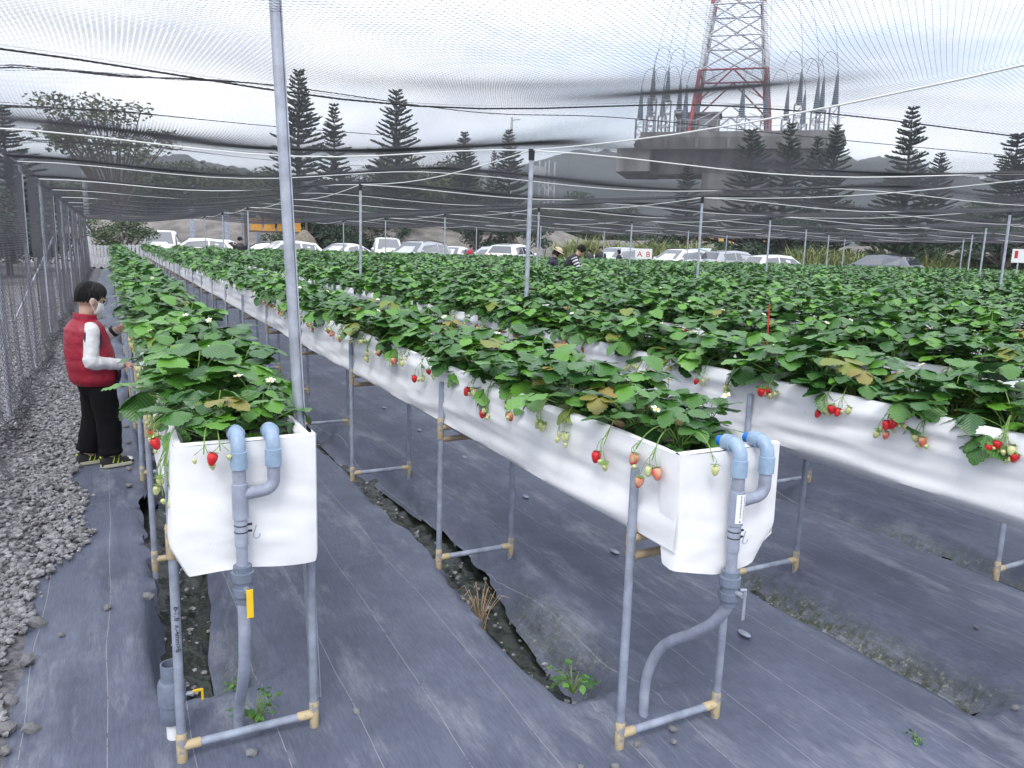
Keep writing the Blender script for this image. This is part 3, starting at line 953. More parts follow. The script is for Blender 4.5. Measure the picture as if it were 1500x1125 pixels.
for k in range(-3, 12):
    pth = rope_path(-1, k)
    for c in range(6):
        pth += rope_path(c, k)[1:]
    pth = [p for p in pth]
    big = (k % 2 == 0)
    MB().tube(pth, .0060 if big else .0046, 6).build('cross_rope', M['rope'] if (big or k > 0) else M['darkrope'], net, True)
for c, x in enumerate(COLX):
    sh = -.37 * 5.5 * c
    pth = []
    for k in range(-2, 6):
        for t in range(8):
            y = 6.88 + sh + (k + t / 8) * PY
            pth.append((x + .012, y, NET_Z - .012 - .10 * math.sin(PI * t / 8)))
    MB().tube(pth, .006, 6).build('long_rope', M['rope'], net, True)
# bunched seams where two widths of net are laced together near the fence
for (pp, rad) in (([(-.83, 5.10, 2.31), (-.46, 5.10, 2.41), (.19, 4.97, 2.42), (.88, 4.75, 2.42), (2.2, 4.86, 2.42), (3.2, 4.55, 2.44), (5.0, 4.32, 2.43), (7.0, 4.06, 2.43)], .006),
                  ([(-.83, 6.1, 2.33), (0, 6.36, 2.41), (1.19, 6.42, 2.42), (2.4, 6.5, 2.45)], .007),
                  ([(-.83, 7.9, 2.31), (.29, 8.56, 2.41), (1.63, 8.88, 2.40), (3.0, 8.9, 2.42)], .010)):
    P = smooth_path(pp, 10)
    mb = MB()
    mb.tube(P, .003, 6)
    for s in range(9):
        rs_ = random.Random(s); f1, f2, am = rs_.uniform(.15, .5), rs_.uniform(.2, .6), rs_.uniform(.4, 1.3)
        Q = []
        for k, p in enumerate(P):
            t = k / len(P)
            env = rad * max(.05, 1.6 - 2.8 * t) * (1 + .4 * math.sin(k * .7 + s))
            Q.append((p.x, p.y + am * env * 5 * math.sin(k * f1 + s * 2.1), p.z + am * env * 1.1 * math.cos(k * f2 + s * 2.1)))
        mb.tube(Q, .0012, 4)
    mb.build('net_seam', M['darkrope'], net, True)

_p = MB().tube([(0, 0, -.3), (0, 0, NET_Z - .075)], .0225, 12); ME_POLE = _p.mesh('pole_tube', True); ME_POLE.materials.append(M['galv'])
_c = MB().tube([(0, 0, NET_Z - .11), (0, 0, NET_Z - .11), (0, 0, NET_Z - .004), (0, 0, NET_Z - .002)], [.024, .029, .031, .020], 12); ME_CAP = _c.mesh('pole_cap', True); ME_CAP.materials.append(M['black'])
cnt = 0
for c in range(6):
    kk = 0
    for k in range(-2, 7):
        x, y = COLX[c], 6.88 - .37 * 5.5 * c + k * PY
        if y < 4.6 or y > 41.2 - SKEW * x or (c == 0 and k < 0) or math.atan2(x, y) > R(62): continue
        kk += 1
        p = thing('net_pole', 'thin galvanised net pole with black cap, %s along the %s pole line' % (ordinal(kk), ordinal(c + 1)), 'pole', (x, y, 0), 0, 'poles holding up the net')
        p.rotation_euler = (rng.uniform(-.006, .006), rng.uniform(-.006, .006), 0)
        inst('pole_tube', ME_POLE, p); inst('pole_cap', ME_CAP, p)
p0 = thing('net_pole', 'tall galvanised pole in the foreground rising out of the frame beside the first bed', 'pole', (.548, 2.45, 0), 0, 'poles holding up the net')
p0.rotation_euler = (0, R(-2.1), 0)
P_ = MB()
ri = [[(rr * math.cos(2 * PI * j / 16), rr * math.sin(2 * PI * j / 16), z) for j in range(16)] for (z, rr) in ((-.3, .0165), (1.0, .0165), (2.46, .0165))]
P_.rings(ri); P_.build('pole_tube', M['galv'], p0, True)
MB().box((0.0165, -.006, 1.2), (.004, .010, 2.5)).build('pole_seam', M['galv'], p0)
inst('pole_cap', ME_CAP, p0)

# ------------------------------------------------------------------ net fence along the gravel
FX = -.83
fence = thing('net_fence', 'mesh fence on steel posts along the gravel, net bunched at its foot', 'fence', (FX, 0, 0))
ME_FP = MB().tube([(0, 0, -.2), (0, 0, 2.30)], .021, 10).mesh('post', True); ME_FP.materials.append(M['galv'])
ME_CL = MB().box((0, .0, 0), (.05, .03, .07), bev=.008).mesh('clamp'); ME_CL.materials.append(M['black'])


def fence_tile(seed):
    """hanging net: gathers into vertical pleats towards the ground"""
    wy, hz = 2.78, 2.28
    cy, cz = .026, .022
    ny = int(wy / cy); ny += ny % 2; nz_ = int(hz / cz)
    i = np.arange(ny + 1); Y = i * wy / ny
    A = []; B = []
    for j in range(nz_ + 1):
        ph = 1 if j % 2 else -1
        z = .01 + (j + .5) * hz / nz_ + ph * np.where(i % 2 == 0, 1, -1) * hz / nz_ * .47
        dn = np.clip(1 - z / 1.5, 0, 1)
        x = dn * (.035 * np.sin(Y * 9 + seed) + .03 * np.sin(Y * 17 + seed * 2) + .05) + .02 * np.sin(Y * 2.2 + seed) * (z < 2.2)
        x += .09 * np.clip(1 - z / .25, 0, 1) ** 1.5
        yw = Y + dn * .035 * np.sin(Y * 13 + seed)
        P = np.stack([x, yw, z], -1)
        A.append(P[:-1]); B.append(P[1:])
    A = np.concatenate(A); B = np.concatenate(B)
    d = B - A; d /= np.linalg.norm(d, axis=1, keepdims=True)
    a = np.cross(d, np.array([1., 0, 0])); a /= np.linalg.norm(a, axis=1, keepdims=True); b = np.cross(d, a)
    n = len(A); V = np.zeros((n, 6, 3)); r = .0014
    for k in range(3):
        q = 2 * PI * k / 3; off = (a * math.cos(q) + b * math.sin(q)) * r
        V[:, k] = A + off; V[:, 3 + k] = B + off
    base = (np.arange(n) * 6)[:, None]
    Fs = np.concatenate([base + np.array([[0, 1, 4, 3]]), base + np.array([[1, 2, 5, 4]]), base + np.array([[2, 0, 3, 5]])])
    me = bpy.data.meshes.new('net_panel'); me.from_pydata(V.reshape(-1, 3).tolist(), [], Fs.tolist()); me.materials.append(M['net']); return me


FT = [fence_tile(1.0), fence_tile(4.2)]
for k in range(-1, 13):
    y = 4.85 + 2.78 * k
    if y > 1:
        inst('post', ME_FP, fence, (0, y, 0))
        inst('clamp', ME_CL, fence, (-.02, y, 1.45))
        inst('clamp', ME_CL, fence, (-.02, y, 1.95))
    if y < 37.5: inst('net_panel', FT[k % 2], fence, (.024, y, 0))
    if k % 4 == 0 and y > 9:
        MB().tube([(-.02, y, 1.5), (-.75, y + .05, -.05)], .018, 8).build('brace', M['galv'], fence, True)
MB().tube([(.0, 1.0, 2.31)] + [(.0, 4.85 + 2.78 * k + 1.39 * h, 2.31 - .025 * h) for k in range(-1, 13) for h in (0, 1)] + [(0, 41, 2.31)], .008, 8).build('top_rail', M['galv'], fence, True)
# bunched net roll at the foot
rp_ = [(.06 + .05 * math.sin(y * 1.9), y, .055 + .02 * math.sin(y * 3.1)) for y in np.arange(2.5, 40, .25)]
mb = MB()
for s in range(5):
    mb.tube([(x + .045 * math.sin(y * 5 + s * 1.3), y, max(.012, z + .05 * math.sin(y * 4.1 + s * 2.2))) for (x, y, z) in rp_], .006, 4)
mb.build('bunched_net', M['darkrope'], fence, True)
# ------------------------------------------------------------------ strawberry plants
def leaflet(Ln, Wd, teeth, fold, curl, base, az, pitch, rngl):
    """one serrated leaflet: vertices, triangles, uv; lies along +x before the turn"""
    n = teeth
    def hw(t): return Wd / 2 * (math.sin(PI * min(1, t ** .86)) ** .72) * (1 if t < 1 else 0)
    mid = []; ed = {1: [], -1: []}
    for k in range(n + 1):
        t = k / n
        mid.append((t, 0))
    V = []; UV = []
    def place(t, s):
        x = t * Ln; y = s
        z = fold * abs(s) - curl * Ln * (t ** 2) - .9 * (abs(s) / Wd) ** 2 * Wd * .5
        z += .0022 * math.sin(t * 9 + s * 90)
        return (x, y, z)
    for k in range(n + 1):
        V.append(place(k / n, 0)); UV.append((.5, k / n))
    for sd in (1, -1):
        for k in range(2 * n + 1):
            t = k / (2 * n)
            tooth = 1.09 if k % 2 else .93
            if k in (0, 2 * n): s = 0.0015
            else: s = hw(t) * (tooth if teeth > 3 else 1)
            tt = min(1.0, t + (.02 if k % 2 else 0))
            V.append(place(tt, sd * s)); UV.append((.5 + sd * .5 * s / (Wd / 2 + 1e-6), t))
    F = []
    for si, sd in enumerate((1, -1)):
        o = n + 1 + si * (2 * n + 1)
        for k in range(n):
            tri = [(k, o + 2 * k, o + 2 * k + 1), (k, o + 2 * k + 1, k + 1), (k + 1, o + 2 * k + 1, o + 2 * k + 2)]
            F += [t if sd < 0 else t[::-1] for t in tri]
    Mx = Matrix.Translation(base) @ Matrix.Rotation(az, 4, 'Z') @ Matrix.Rotation(-pitch, 4, 'Y')
    V = [tuple(Mx @ Vector(v)) for v in V]
    return V, F, UV


def leaf_data(seed, hi=True):
    """a whole leaf: bent petiole and three leaflets"""
    r = random.Random(seed)
    el = r.uniform(.55, 1.40); pl_ = r.uniform(.07, .185)
    if seed % 4 == 3: el = r.uniform(.30, .55); pl_ = r.uniform(.08, .13)
    pts = []; p = Vector((0, 0, 0)); a = el
    k = 5 if hi else 2
    for j in range(k + 1):
        pts.append(p.copy())
        p = p + Vector((math.cos(a), 0, math.sin(a))) * pl_ / k
        a -= .42 / k
    tip = pts[-1]
    mb = MB()
    if hi: mb.tube(pts, [.0022] * len(pts), 4, caps=False)
    else: mb.tube(pts, [.003] * len(pts), 3, caps=False)
    V = list(mb.v); F = list(mb.f); UV = [(.5, .1)] * len(V); mi = [1] * len(F)
    Ln = r.uniform(.074, .104)
    droop = r.uniform(-.75, .45)
    for az, sc_, dp in ((0, 1.0, 0), (1.55 + r.uniform(-.2, .2), .94, .05), (-1.55 + r.uniform(-.2, .2), .94, .05)):
        a, f, u = leaflet(Ln * sc_, Ln * sc_ * r.uniform(.90, 1.06), 7 if hi else 2, r.uniform(.12, .42), r.uniform(.05, .35), tip + Vector((math.cos(az) * .004, math.sin(az) * .004, 0)), az, droop * (1 if az == 0 else .3) + r.uniform(-.35, .35) - dp, r)
        b0 = len(V)
        V += a; F += [tuple(i + b0 for i in t) for t in f]; UV += u; mi += [0] * len(f)
    return V, F, UV, mi


def mesh_uv(name, V, F, UV, mi, mats, tint=None, smooth=True):
    me = bpy.data.meshes.new(name); me.from_pydata([tuple(v) for v in V], [], F)
    ul = me.uv_layers.new(name='UVMap')
    li = np.zeros(len(me.loops), dtype=np.int32); me.loops.foreach_get('vertex_index', li)
    ul.data.foreach_set('uv', np.asarray(UV, dtype=np.float32)[li].reshape(-1))
    me.polygons.foreach_set('material_index', mi)
    me.polygons.foreach_set('use_smooth', [smooth] * len(me.polygons))
    if tint is not None:
        at = me.attributes.new('tint', 'FLOAT', 'POINT'); at.data.foreach_set('value', np.asarray(tint, dtype=np.float32))
    for m_ in mats: me.materials.append(m_)
    return me


LEAF_HI = [leaf_data(s) for s in range(10)]
LEAF_LO = [leaf_data(s, False) for s in range(10)]
ME_LEAF = [mesh_uv('leaf', *d[:3], d[3], [M['leaf'], M['stemgreen']]) for d in LEAF_HI]
ME_OLD = [mesh_uv('leaf', *d[:3], d[3], [M['leafold'], M['stemgreen']]) for d in LEAF_HI[:3]]


def plant_leaves(r, n):
    """placement of the leaves of one plant: (variant, azimuth, tilt, scale)"""
    out = []
    a0 = r.uniform(0, 6.28)
    for k in range(n):
        az = a0 + k * 2.4 + r.uniform(-.35, .35)
        v = r.randrange(10)
        out.append((v, az, r.uniform(-.32, .22), r.uniform(.72, 1.14) * (.72 if k < 3 else 1)))
    return out


def merged_plant(seed, data, n):
    r = random.Random(seed)
    V = []; F = []; UV = []; mi = []; tint = []
    for (v, az, ti, sc_) in plant_leaves(r, n):
        dv, df, du, dm = data[v]
        Mx = Matrix.Rotation(az, 4, 'Z') @ Matrix.Rotation(ti, 4, 'Y') @ Matrix.Scale(sc_, 4)
        b0 = len(V); V += [tuple(Mx @ Vector(q)) for q in dv]
        F += [tuple(i + b0 for i in t) for t in df]; UV += du; mi += dm; tint += [r.random()] * len(dv)
    return mesh_uv('foliage', V, F, UV, mi, [M['leaf'], M['stemgreen']], tint)


ME_MID = [merged_plant(100 + s, LEAF_HI, 20) for s in range(8)]
ME_FAR = [merged_plant(200 + s, LEAF_LO, 19) for s in range(6)]

# berries
def berry_mesh(matk, s):
    prof = [(.001, -.021), (.006, -.019), (.0105, -.012), (.0135, -.003), (.0145, .005), (.0125, .011), (.007, .0145), (.001, .0150)]
    me = MB().lathe([(r * s, z * s) for r, z in prof], 12).mesh('strawberry', True); me.materials.append(M[matk]); return me


ME_BERRY = {k: berry_mesh('berry' + k, s) for k, s in (('red', 1.0), ('pink', 1.0), ('white', .82))}
ME_BUD = berry_mesh('berrywhite', .5)
_c = MB()
for k in range(7):
    a = 2 * PI * k / 7
    ca, sa = math.cos(a), math.sin(a)
    _c.add([(0, 0, .0155), (ca * .009 - sa * .004, sa * .009 + ca * .004, .0165), (ca * .019, sa * .019, .0135 + .004 * (k % 2)), (ca * .009 + sa * .004, sa * .009 - ca * .004, .0165)], [(0, 3, 2, 1)])
ME_CALYX = _c.mesh('calyx'); ME_CALYX.materials.append(M['stemgreen'])
_f = MB()
for k in range(5):
    a = 2 * PI * k / 5
    pts = [(0, 0, 0)] + [(math.cos(a + d) * q, math.sin(a + d) * q, .004) for d, q in ((-.5, .008), (-.42, .014), (0, .017), (.42, .014), (.5, .008))]
    _f.add(pts, [(0, 1, 2, 3, 4, 5)])
ME_FLOWER = _f.mesh('flower'); ME_FLOWER.materials.append(M['petal'])
ME_STAMEN = MB().ell((0, 0, .003), (.0055, .0055, .004), 8, 5).mesh('stamen', True); ME_STAMEN.materials.append(M['stamen'])


def truss(parent, org, start, rim, drop, kinds, r):
    """fruit stalk that runs from the crown over the rim and hangs down, with berries at the tips (coordinates of the world, org = plant base)"""
    s = Vector(start); rimv = Vector(rim)
    out = (rimv - s); out.z = 0
    if out.length < 1e-3: out = Vector((-1, 0, 0))
    out.normalize()
    end = rimv + out * .030 + Vector((0, 0, -drop * .45))
    main = smooth_path([s, s.lerp(rimv, .55) + Vector((0, 0, .045)), rimv + Vector((0, 0, .012)), end], 5)
    mb = MB(); mb.tube([p - org for p in main], .0019, 5, caps=False)
    side = Vector((-out.y, out.x, 0))
    items = []
    for k, kd in enumerate(kinds):
        t = (k + .5) / len(kinds) - .5
        e = end + side * t * .085 + out * r.uniform(-.004, .018) + Vector((0, 0, -drop * .55 * r.uniform(.35, 1.1)))
        q = main[-3 - (k % 3)]
        br = smooth_path([q, q.lerp(e, .5) + out * .012 + Vector((0, 0, .010)), e + Vector((0, 0, .016))], 3)
        mb.tube([p - org for p in br], .0012, 4, caps=False)
        items.append((kd, e))
    mb.build('fruit_stem', M['stemgreen'], parent, True)
    for kd, e in items:
        rot = (r.uniform(-.4, .4), r.uniform(-.4, .4), r.uniform(0, 6))
        if kd == 'bud':
            b_ = inst('unripe_berry', ME_BUD, parent, e - org, rot, r.uniform(.8, 1.2)); cs = .6
        elif kd == 'flower':
            b_ = inst('flower', ME_FLOWER, parent, e - org, (r.uniform(-.7, .7), r.uniform(-.7, .7), 0)); inst('stamen', ME_STAMEN, b_); continue
        else:
            b_ = inst('strawberry', ME_BERRY[kd], parent, e - org, rot, r.uniform(.85, 1.15)); cs = 1.0
        inst('calyx', ME_CALYX, b_, (0, 0, 0 if cs == 1 else -.0075), (0, 0, r.uniform(0, 1)), cs)


slots = []
for i in range(NBED):
    x0 = bed_x(i)
    for side in (0, 1):
        y = bed_near(i) + .13 + side * .09
        k = 0
        r = random.Random(i * 10 + side)
        while y < bed_far(i) - .1:
            k += 1
            slots.append((i, side, k, x0 + (.115 if side == 0 else .292) + r.uniform(-.015, .015), y + r.uniform(-.03, .03)))
            y += .205 if i < 8 else .23
def seen(s):
    x, y = s[3], s[4]
    a = math.atan2(x, y)
    return y > .2 and R(-8) < a < R(62.5)
slots = [s for s in slots if (seen(s) or (s[0] < 4 and s[4] > 0))]
slots.sort(key=lambda s: math.hypot(s[3], s[4]) + (0 if seen(s) else 100))
near = slots[:300]; rest = slots[300:]
BEDNAME = {0: 'bed beside the boy'}
NHI = 150
for n_, (i, side, k, x, y) in enumerate(near):
    r = random.Random(5000 + n_)
    bn = BEDNAME.get(i, 'the %s bed' % ordinal(i + 1))
    p = thing('strawberry_plant', 'strawberry plant, %s from near end, %s row of %s' % (ordinal(k), ('left', 'right')[side], bn), 'plant', (x, y, .968), 0, 'strawberry plants in the raised beds')
    org = Vector((x, y, .968))
    big = r.uniform(.80, 1.22) * (.80 if k < 3 else 1)
    if n_ < NHI:
        for li, (v, az, ti, sc_) in enumerate(plant_leaves(r, 20)):
            old = r.random() < .03
            inst('leaf', r.choice(ME_OLD) if old else ME_LEAF[v], p, (r.uniform(-.012, .012), r.uniform(-.02, .02), 0), (0, ti, az), sc_ * big)
    else:
        inst('foliage', ME_MID[r.randrange(8)], p, (0, 0, 0), (0, 0, r.uniform(0, 6.28)), big)
    # fruit over the rim
    d = math.hypot(x, y)
    vis = (side == 0 and i < 4) or (i == 0 and r.random() < .25)
    if vis and d < 11 and r.random() < (.85 if side == 0 else .4):
        xr = bed_x(i) + (.018 if side == 0 else BW - .012)
        yr = y + r.uniform(-.05, .05)
        kinds = r.choice([['red', 'bud', 'bud', 'white'], ['white', 'bud', 'pink', 'bud'], ['bud', 'pink', 'bud'], ['bud', 'white', 'bud', 'bud', 'white', 'bud'], ['red', 'white', 'bud', 'bud'], ['bud', 'bud', 'white', 'bud'], ['bud', 'bud', 'bud', 'white', 'bud', 'bud', 'red']])
        truss(p, org, (x, y, .985), (xr, yr, 1.012), r.uniform(.06, .15), kinds, r)
    if r.random() < .35 and d < 9:
        a = r.uniform(0, 6.28); h = r.uniform(.10, .20)
        tip = Vector((math.cos(a) * .09, math.sin(a) * .09, h))
        MB().tube(smooth_path([(0, 0, .01), tip * .6 + Vector((0, 0, .02)), tip], 3), .0012, 4).build('fruit_stem', M['stemgreen'], p, True)
        fl = inst('flower', ME_FLOWER, p, tip, (r.uniform(-.6, .6), r.uniform(-.6, .6), 0)); inst('stamen', ME_STAMEN, fl)
    if i == 0 and k == 1:
        # clusters over the near end of the first bed
        if side == 0:
            truss(p, org, (x, y, .985), (.20, 2.155, 1.012), .06, ['bud', 'bud'], r)
            truss(p, org, (x, y, .985), (.235, 2.155, 1.012), .05, ['red', 'bud'], r)
            truss(p, org, (x, y, .985), (.125, 2.24, 1.012), .17, ['white', 'bud', 'white', 'bud', 'bud', 'white'], r)
    if i == 1 and k == 1 and side == 0:
        truss(p, org, (x, y, .985), (1.368, 1.70, 1.012), .11, ['pink', 'white', 'pink'], r)
        truss(p, org, (x, y, .985), (1.45, 1.588, 1.012), .06, ['white'], r)
    if i == 2 and k in (3, 5, 6, 8) and side == 0:
        truss(p, org, (x, y, .985), (bed_x(2) + .016, y - .03, 1.012), .08, ['red', 'red', 'bud', 'white'], r)

# everything farther off: one mass of plants, instanced on points
pts = []; rots = []; scs = []
for (i, side, k, x, y) in rest:
    if not seen((i, side, k, x, y)): continue
    pts.append((x, y, .968)); rots.append(rng.uniform(0, 6.28)); scs.append(rng.uniform(.80, 1.28))
me = bpy.data.meshes.new('strawberry_foliage'); me.from_pydata(pts, [], [])
for nm, arr in (('rz', rots), ('sc', scs), ('pick', [rng.randrange(len(ME_FAR)) for _ in pts])):
    at = me.attributes.new(nm, 'INT' if nm == 'pick' else 'FLOAT', 'POINT'); at.data.foreach_set('value', arr)
fo = link('strawberry_foliage', me)
tag(fo, 'mass of strawberry leaves filling the far rows of beds', 'plants', kind='stuff')
pc = bpy.data.collections.new('far_plant_sources')
for q in ME_FAR:
    pc.objects.link(bpy.data.objects.new('far_plant', q))
ng = bpy.data.node_groups.new('scatter', 'GeometryNodeTree')
ng.interface.new_socket('Geometry', in_out='INPUT', socket_type='NodeSocketGeometry')
ng.interface.new_socket('Geometry', in_out='OUTPUT', socket_type='NodeSocketGeometry')
gi = ng.nodes.new('NodeGroupInput'); go = ng.nodes.new('NodeGroupOutput')
ip = ng.nodes.new('GeometryNodeInstanceOnPoints')
ci = ng.nodes.new('GeometryNodeCollectionInfo'); ci.inputs['Collection'].default_value = pc; ci.inputs['Separate Children'].default_value = True; ci.inputs['Reset Children'].default_value = True
def named(nm, ty):
    a = ng.nodes.new('GeometryNodeInputNamedAttribute'); a.data_type = ty; a.inputs['Name'].default_value = nm; return a.outputs['Attribute']
cx = ng.nodes.new('ShaderNodeCombineXYZ'); ng.links.new(named('rz', 'FLOAT'), cx.inputs['Z'])
er = ng.nodes.new('FunctionNodeEulerToRotation'); ng.links.new(cx.outputs[0], er.inputs[0])
ng.links.new(gi.outputs[0], ip.inputs['Points']); ng.links.new(ci.outputs[0], ip.inputs['Instance'])
ip.inputs['Pick Instance'].default_value = True
ng.links.new(named('pick', 'INT'), ip.inputs['Instance Index'])
ng.links.new(er.outputs[0], ip.inputs['Rotation'])
cs = ng.nodes.new('ShaderNodeCombineXYZ')
for ax in 'XYZ': ng.links.new(named('sc', 'FLOAT'), cs.inputs[ax])
ng.links.new(cs.outputs[0], ip.inputs['Scale'])
ng.links.new(ip.outputs[0], go.inputs[0])
md = fo.modifiers.new('scatter', 'NODES'); md.node_group = ng
# ------------------------------------------------------------------ small things on the ground
_st = [stones_mesh('stone', [(0, 0, 0)], [1.0], seed=s) for s in range(5)]
for q in _st: q.materials.append(M['stone'])
STONES = [(-.09, 3.44, .022), (.073, 3.49, .026), (-.216, 4.38, .024), (-.306, 4.6, .024), (-.34, 3.40, .034), (-.347, 3.09, .036), (.304, 2.225, .020), (.65, 2.30, .016), (-.369, 2.66, .034), (-.303, 2.63, .026),
          (-.361, 2.54, .022), (-.248, 3.27, .016), (-.376, 2.83, .028), (1.279, 1.70, .016), (1.405, 1.757, .016), (1.56, 1.775, .017), (1.184, 1.745, .014), (3.21, 1.79, .014), (2.745, 1.36, .016), (2.395, 2.15, .006),
          (.032, 7.6, .03), (.046, 6.9, .032), (-.05, 7.65, .028), (-.288, 5.67, .042), (-.229, 6.04, .042), (.05, 6.34, .03), (.03, 5.2, .028), (-.24, 5.2, .034), (-.29, 5.0, .038), (1.52, 1.72, .013), (.04, 5.6, .024)]
def stone_place(x, y):
    if x < -.2 and y < 4: return 'by the gravel edge at lower left'
    if y > 5: return "near the boy's feet"
    if x < .8: return 'beside the first bed frame'
    return 'around the middle bed and to its right'


for k, (x, y, s_) in enumerate(STONES):
    o = inst('stone', _st[k % 5], None, (x, y, s_ * .42), (0, 0, k * 1.3), s_)
    pl_k = stone_place(x, y); same = sorted([q for q in STONES if stone_place(q[0], q[1]) == pl_k], key=lambda q: q[1])
    tag(o, 'loose grey stone %s, %s from the front' % (pl_k, ordinal(same.index((x, y, s_)) + 1)), 'stone', 'loose stones on the weed mat')

# debris in the trenches
r_ = np.random.default_rng(21)
P = []; S = []
for b in range(4):
    n = 160
    y = bed_near(b) + .6 + r_.uniform(0, 1, n) ** 1.3 * 6; x = bed_x(b) + .15 + .035 * np.sin(y * 1.3 + b * 2) + r_.normal(0, .05, n)
    z = -.185 - .035 * np.sin(y * .9 + b)
    P.append(np.stack([x, y, z], -1)); S.append(r_.uniform(.004, .016, n))
me = stones_mesh('trench_debris', np.concatenate(P), np.concatenate(S), seed=4); me.materials.append(M['stone'])
tag(link('trench_debris', me), 'small stones and bits of litter in the muddy trenches', 'debris', kind='stuff')


def weed(loc, label, n=16, h=.07, spread=.06, seed=1, sz=.018):
    r = random.Random(seed)
    t = thing('weed', label, 'weed', loc)
    for k in range(n):
        a = r.uniform(0, 6.28); q = r.uniform(.2, 1) * spread; z = h * r.uniform(.35, 1)
        tip = Vector((math.cos(a) * q, math.sin(a) * q, z))
        MB().tube([(0, 0, -.01), tip * .5 + Vector((0, 0, .012)), tip], [.0015, .0012, .0008], 4).build('stem', M['stemgreen'], t, True)
        V, F, UV = leaflet(sz * r.uniform(.8, 1.5), sz * r.uniform(.7, 1.1), 3, .2, .25, tip, a + r.uniform(-.6, .6), r.uniform(-.5, .3), r)
        o = link('leaf', mesh_uv('leaf', V, F, UV, [0] * len(F), [M['leaf']]), None, t)
    return t


weed((.345, 2.40, 0), 'small green weed sprouting inside the foot of the first bed frame', 30, .085, .075, 1, .020)
weed((1.44, 2.20, -.07), 'broad leaved green weed at the near end of the middle trench', 26, .08, .085, 2, .028)
weed((.33, 2.80, -.12), 'low green weed in the trench under the first bed', 18, .05, .05, 3, .014)
weed((2.26, 1.39, 0), 'tiny flat weed on the open mat at bottom right', 10, .02, .035, 4, .012)
dg = thing('dry_grass_clump', 'dry straw coloured grass clump in the middle trench', 'dry grass', (1.40, 2.93, -.19))
rr = random.Random(8)
for k in range(34):
    a = rr.uniform(0, 6.28); q = rr.uniform(.02, .11); h = rr.uniform(.10, .27)
    pts = [(rr.uniform(-.02, .02), rr.uniform(-.02, .02), 0), (math.cos(a) * q * .5, math.sin(a) * q * .5, h * .65), (math.cos(a) * q, math.sin(a) * q, h), (math.cos(a) * q * 1.4, math.sin(a) * q * 1.4, h * .93)]
    MB().tube(pts, [.0022, .0016, .0012, .0007], 4).build('straw', M['drygrass'], dg)
# oval pegs pinning the lap joint of the mat
ME_PEG = MB().rings([ering((0, 0, z), .016 * q, .034 * q, 16) for z, q in ((0, 1), (.004, 1), (.007, .8), (.0085, .3))]).mesh('mat_peg', True); ME_PEG.materials.append(M['pvcleg'])
for k, (x, y) in enumerate(((2.235, 2.153), (2.242, 3.092), (2.237, 4.055), (2.246, 5.031), (2.236, 5.942), (2.24, 6.9))):
    o = inst('mat_peg', ME_PEG, None, (x, y, .011), (0, 0, .1 * math.sin(k * 3)))
    tag(o, 'flat oval peg pinning the weed mat right of the middle bed, %s from the front' % ordinal(k + 1), 'peg', 'pegs along the mat joint')
# dead leaf litter in the beds
for (x, y, z, lb) in ((1.40, 1.98, 1.0, 'curled brown dead leaf on the left rim of the middle bed'), (2.66, 2.45, 1.0, 'brown dead leaf on the rim of the right bed, nearer of two'), (2.70, 2.52, 1.005, 'brown dead leaf on the rim of the right bed, farther of two'), (1.56, 1.70, .985, 'dead leaf on the soil behind the labelled drain pipe')):
    V, F, UV = leaflet(.06, .04, 4, .5, .4, Vector((0, 0, .012)), rr.uniform(0, 6), .1, rr)
    o = link('dead_leaf', mesh_uv('dead_leaf', V, F, UV, [0] * len(F), [M['deadleaf']])); o.location = (x, y, z)
    tag(o, lb, 'dead leaf', 'dead leaves on the beds')
sk = MB().tube([(2.95, 2.86, .95), (2.952, 2.862, 1.12), (2.948, 2.866, 1.30)], .0035, 6).build('marker_stick', M['redpaint'])
tag(sk, 'thin red marker stick standing among the strawberry leaves', 'stick')

# ------------------------------------------------------------------ people
M['skin'] = mat('skin', (.52, .33, .25), .5, 0, var=.06, vscale=30)
M['hair'] = mat('black hair', (.005, .0045, .005), .5, 0, spec=.25, bump=.5, bscale=120, stretch=(1, 1, .15))
M['vest'] = mat('dark red quilted nylon', (.29, .007, .026), .45, 0, var=.18, vscale=16, bump=.6, bscale=34)
M['navy'] = mat('navy fabric', (.010, .014, .035), .7)
M['sleeve'] = mat('light grey sweatshirt', (.64, .64, .66), .9, 0, var=.08, vscale=20, bump=.8, bscale=26)
M['pants'] = mat('black sweatpants', (.0035, .0035, .0045), .9, 0, spec=.2, bump=.7, bscale=16, stretch=(1, 1, .5))
M['maskw'] = mat('white face mask', (.78, .78, .79), .8, 0, var=.05, vscale=60)
M['lime'] = mat('lime trim', (.42, .55, .05), .5)
M['sole'] = mat('shoe sole', (.50, .48, .36), .7)


def remesh(mb, name, matl, parent, vox=.006, sm=2):
    o = mb.build(name, matl, parent, True)
    m1 = o.modifiers.new('r', 'REMESH'); m1.mode = 'VOXEL'; m1.voxel_size = vox; m1.use_smooth_shade = True
    if sm:
        m2 = o.modifiers.new('s', 'SMOOTH'); m2.iterations = sm; m2.factor = .5
    bpy.context.view_layer.update()
    modbake(o)
    o.data.polygons.foreach_set('use_smooth', [True] * len(o.data.polygons))
    if not o.data.materials: o.data.materials.append(matl)
    o.data.name = name
    return o


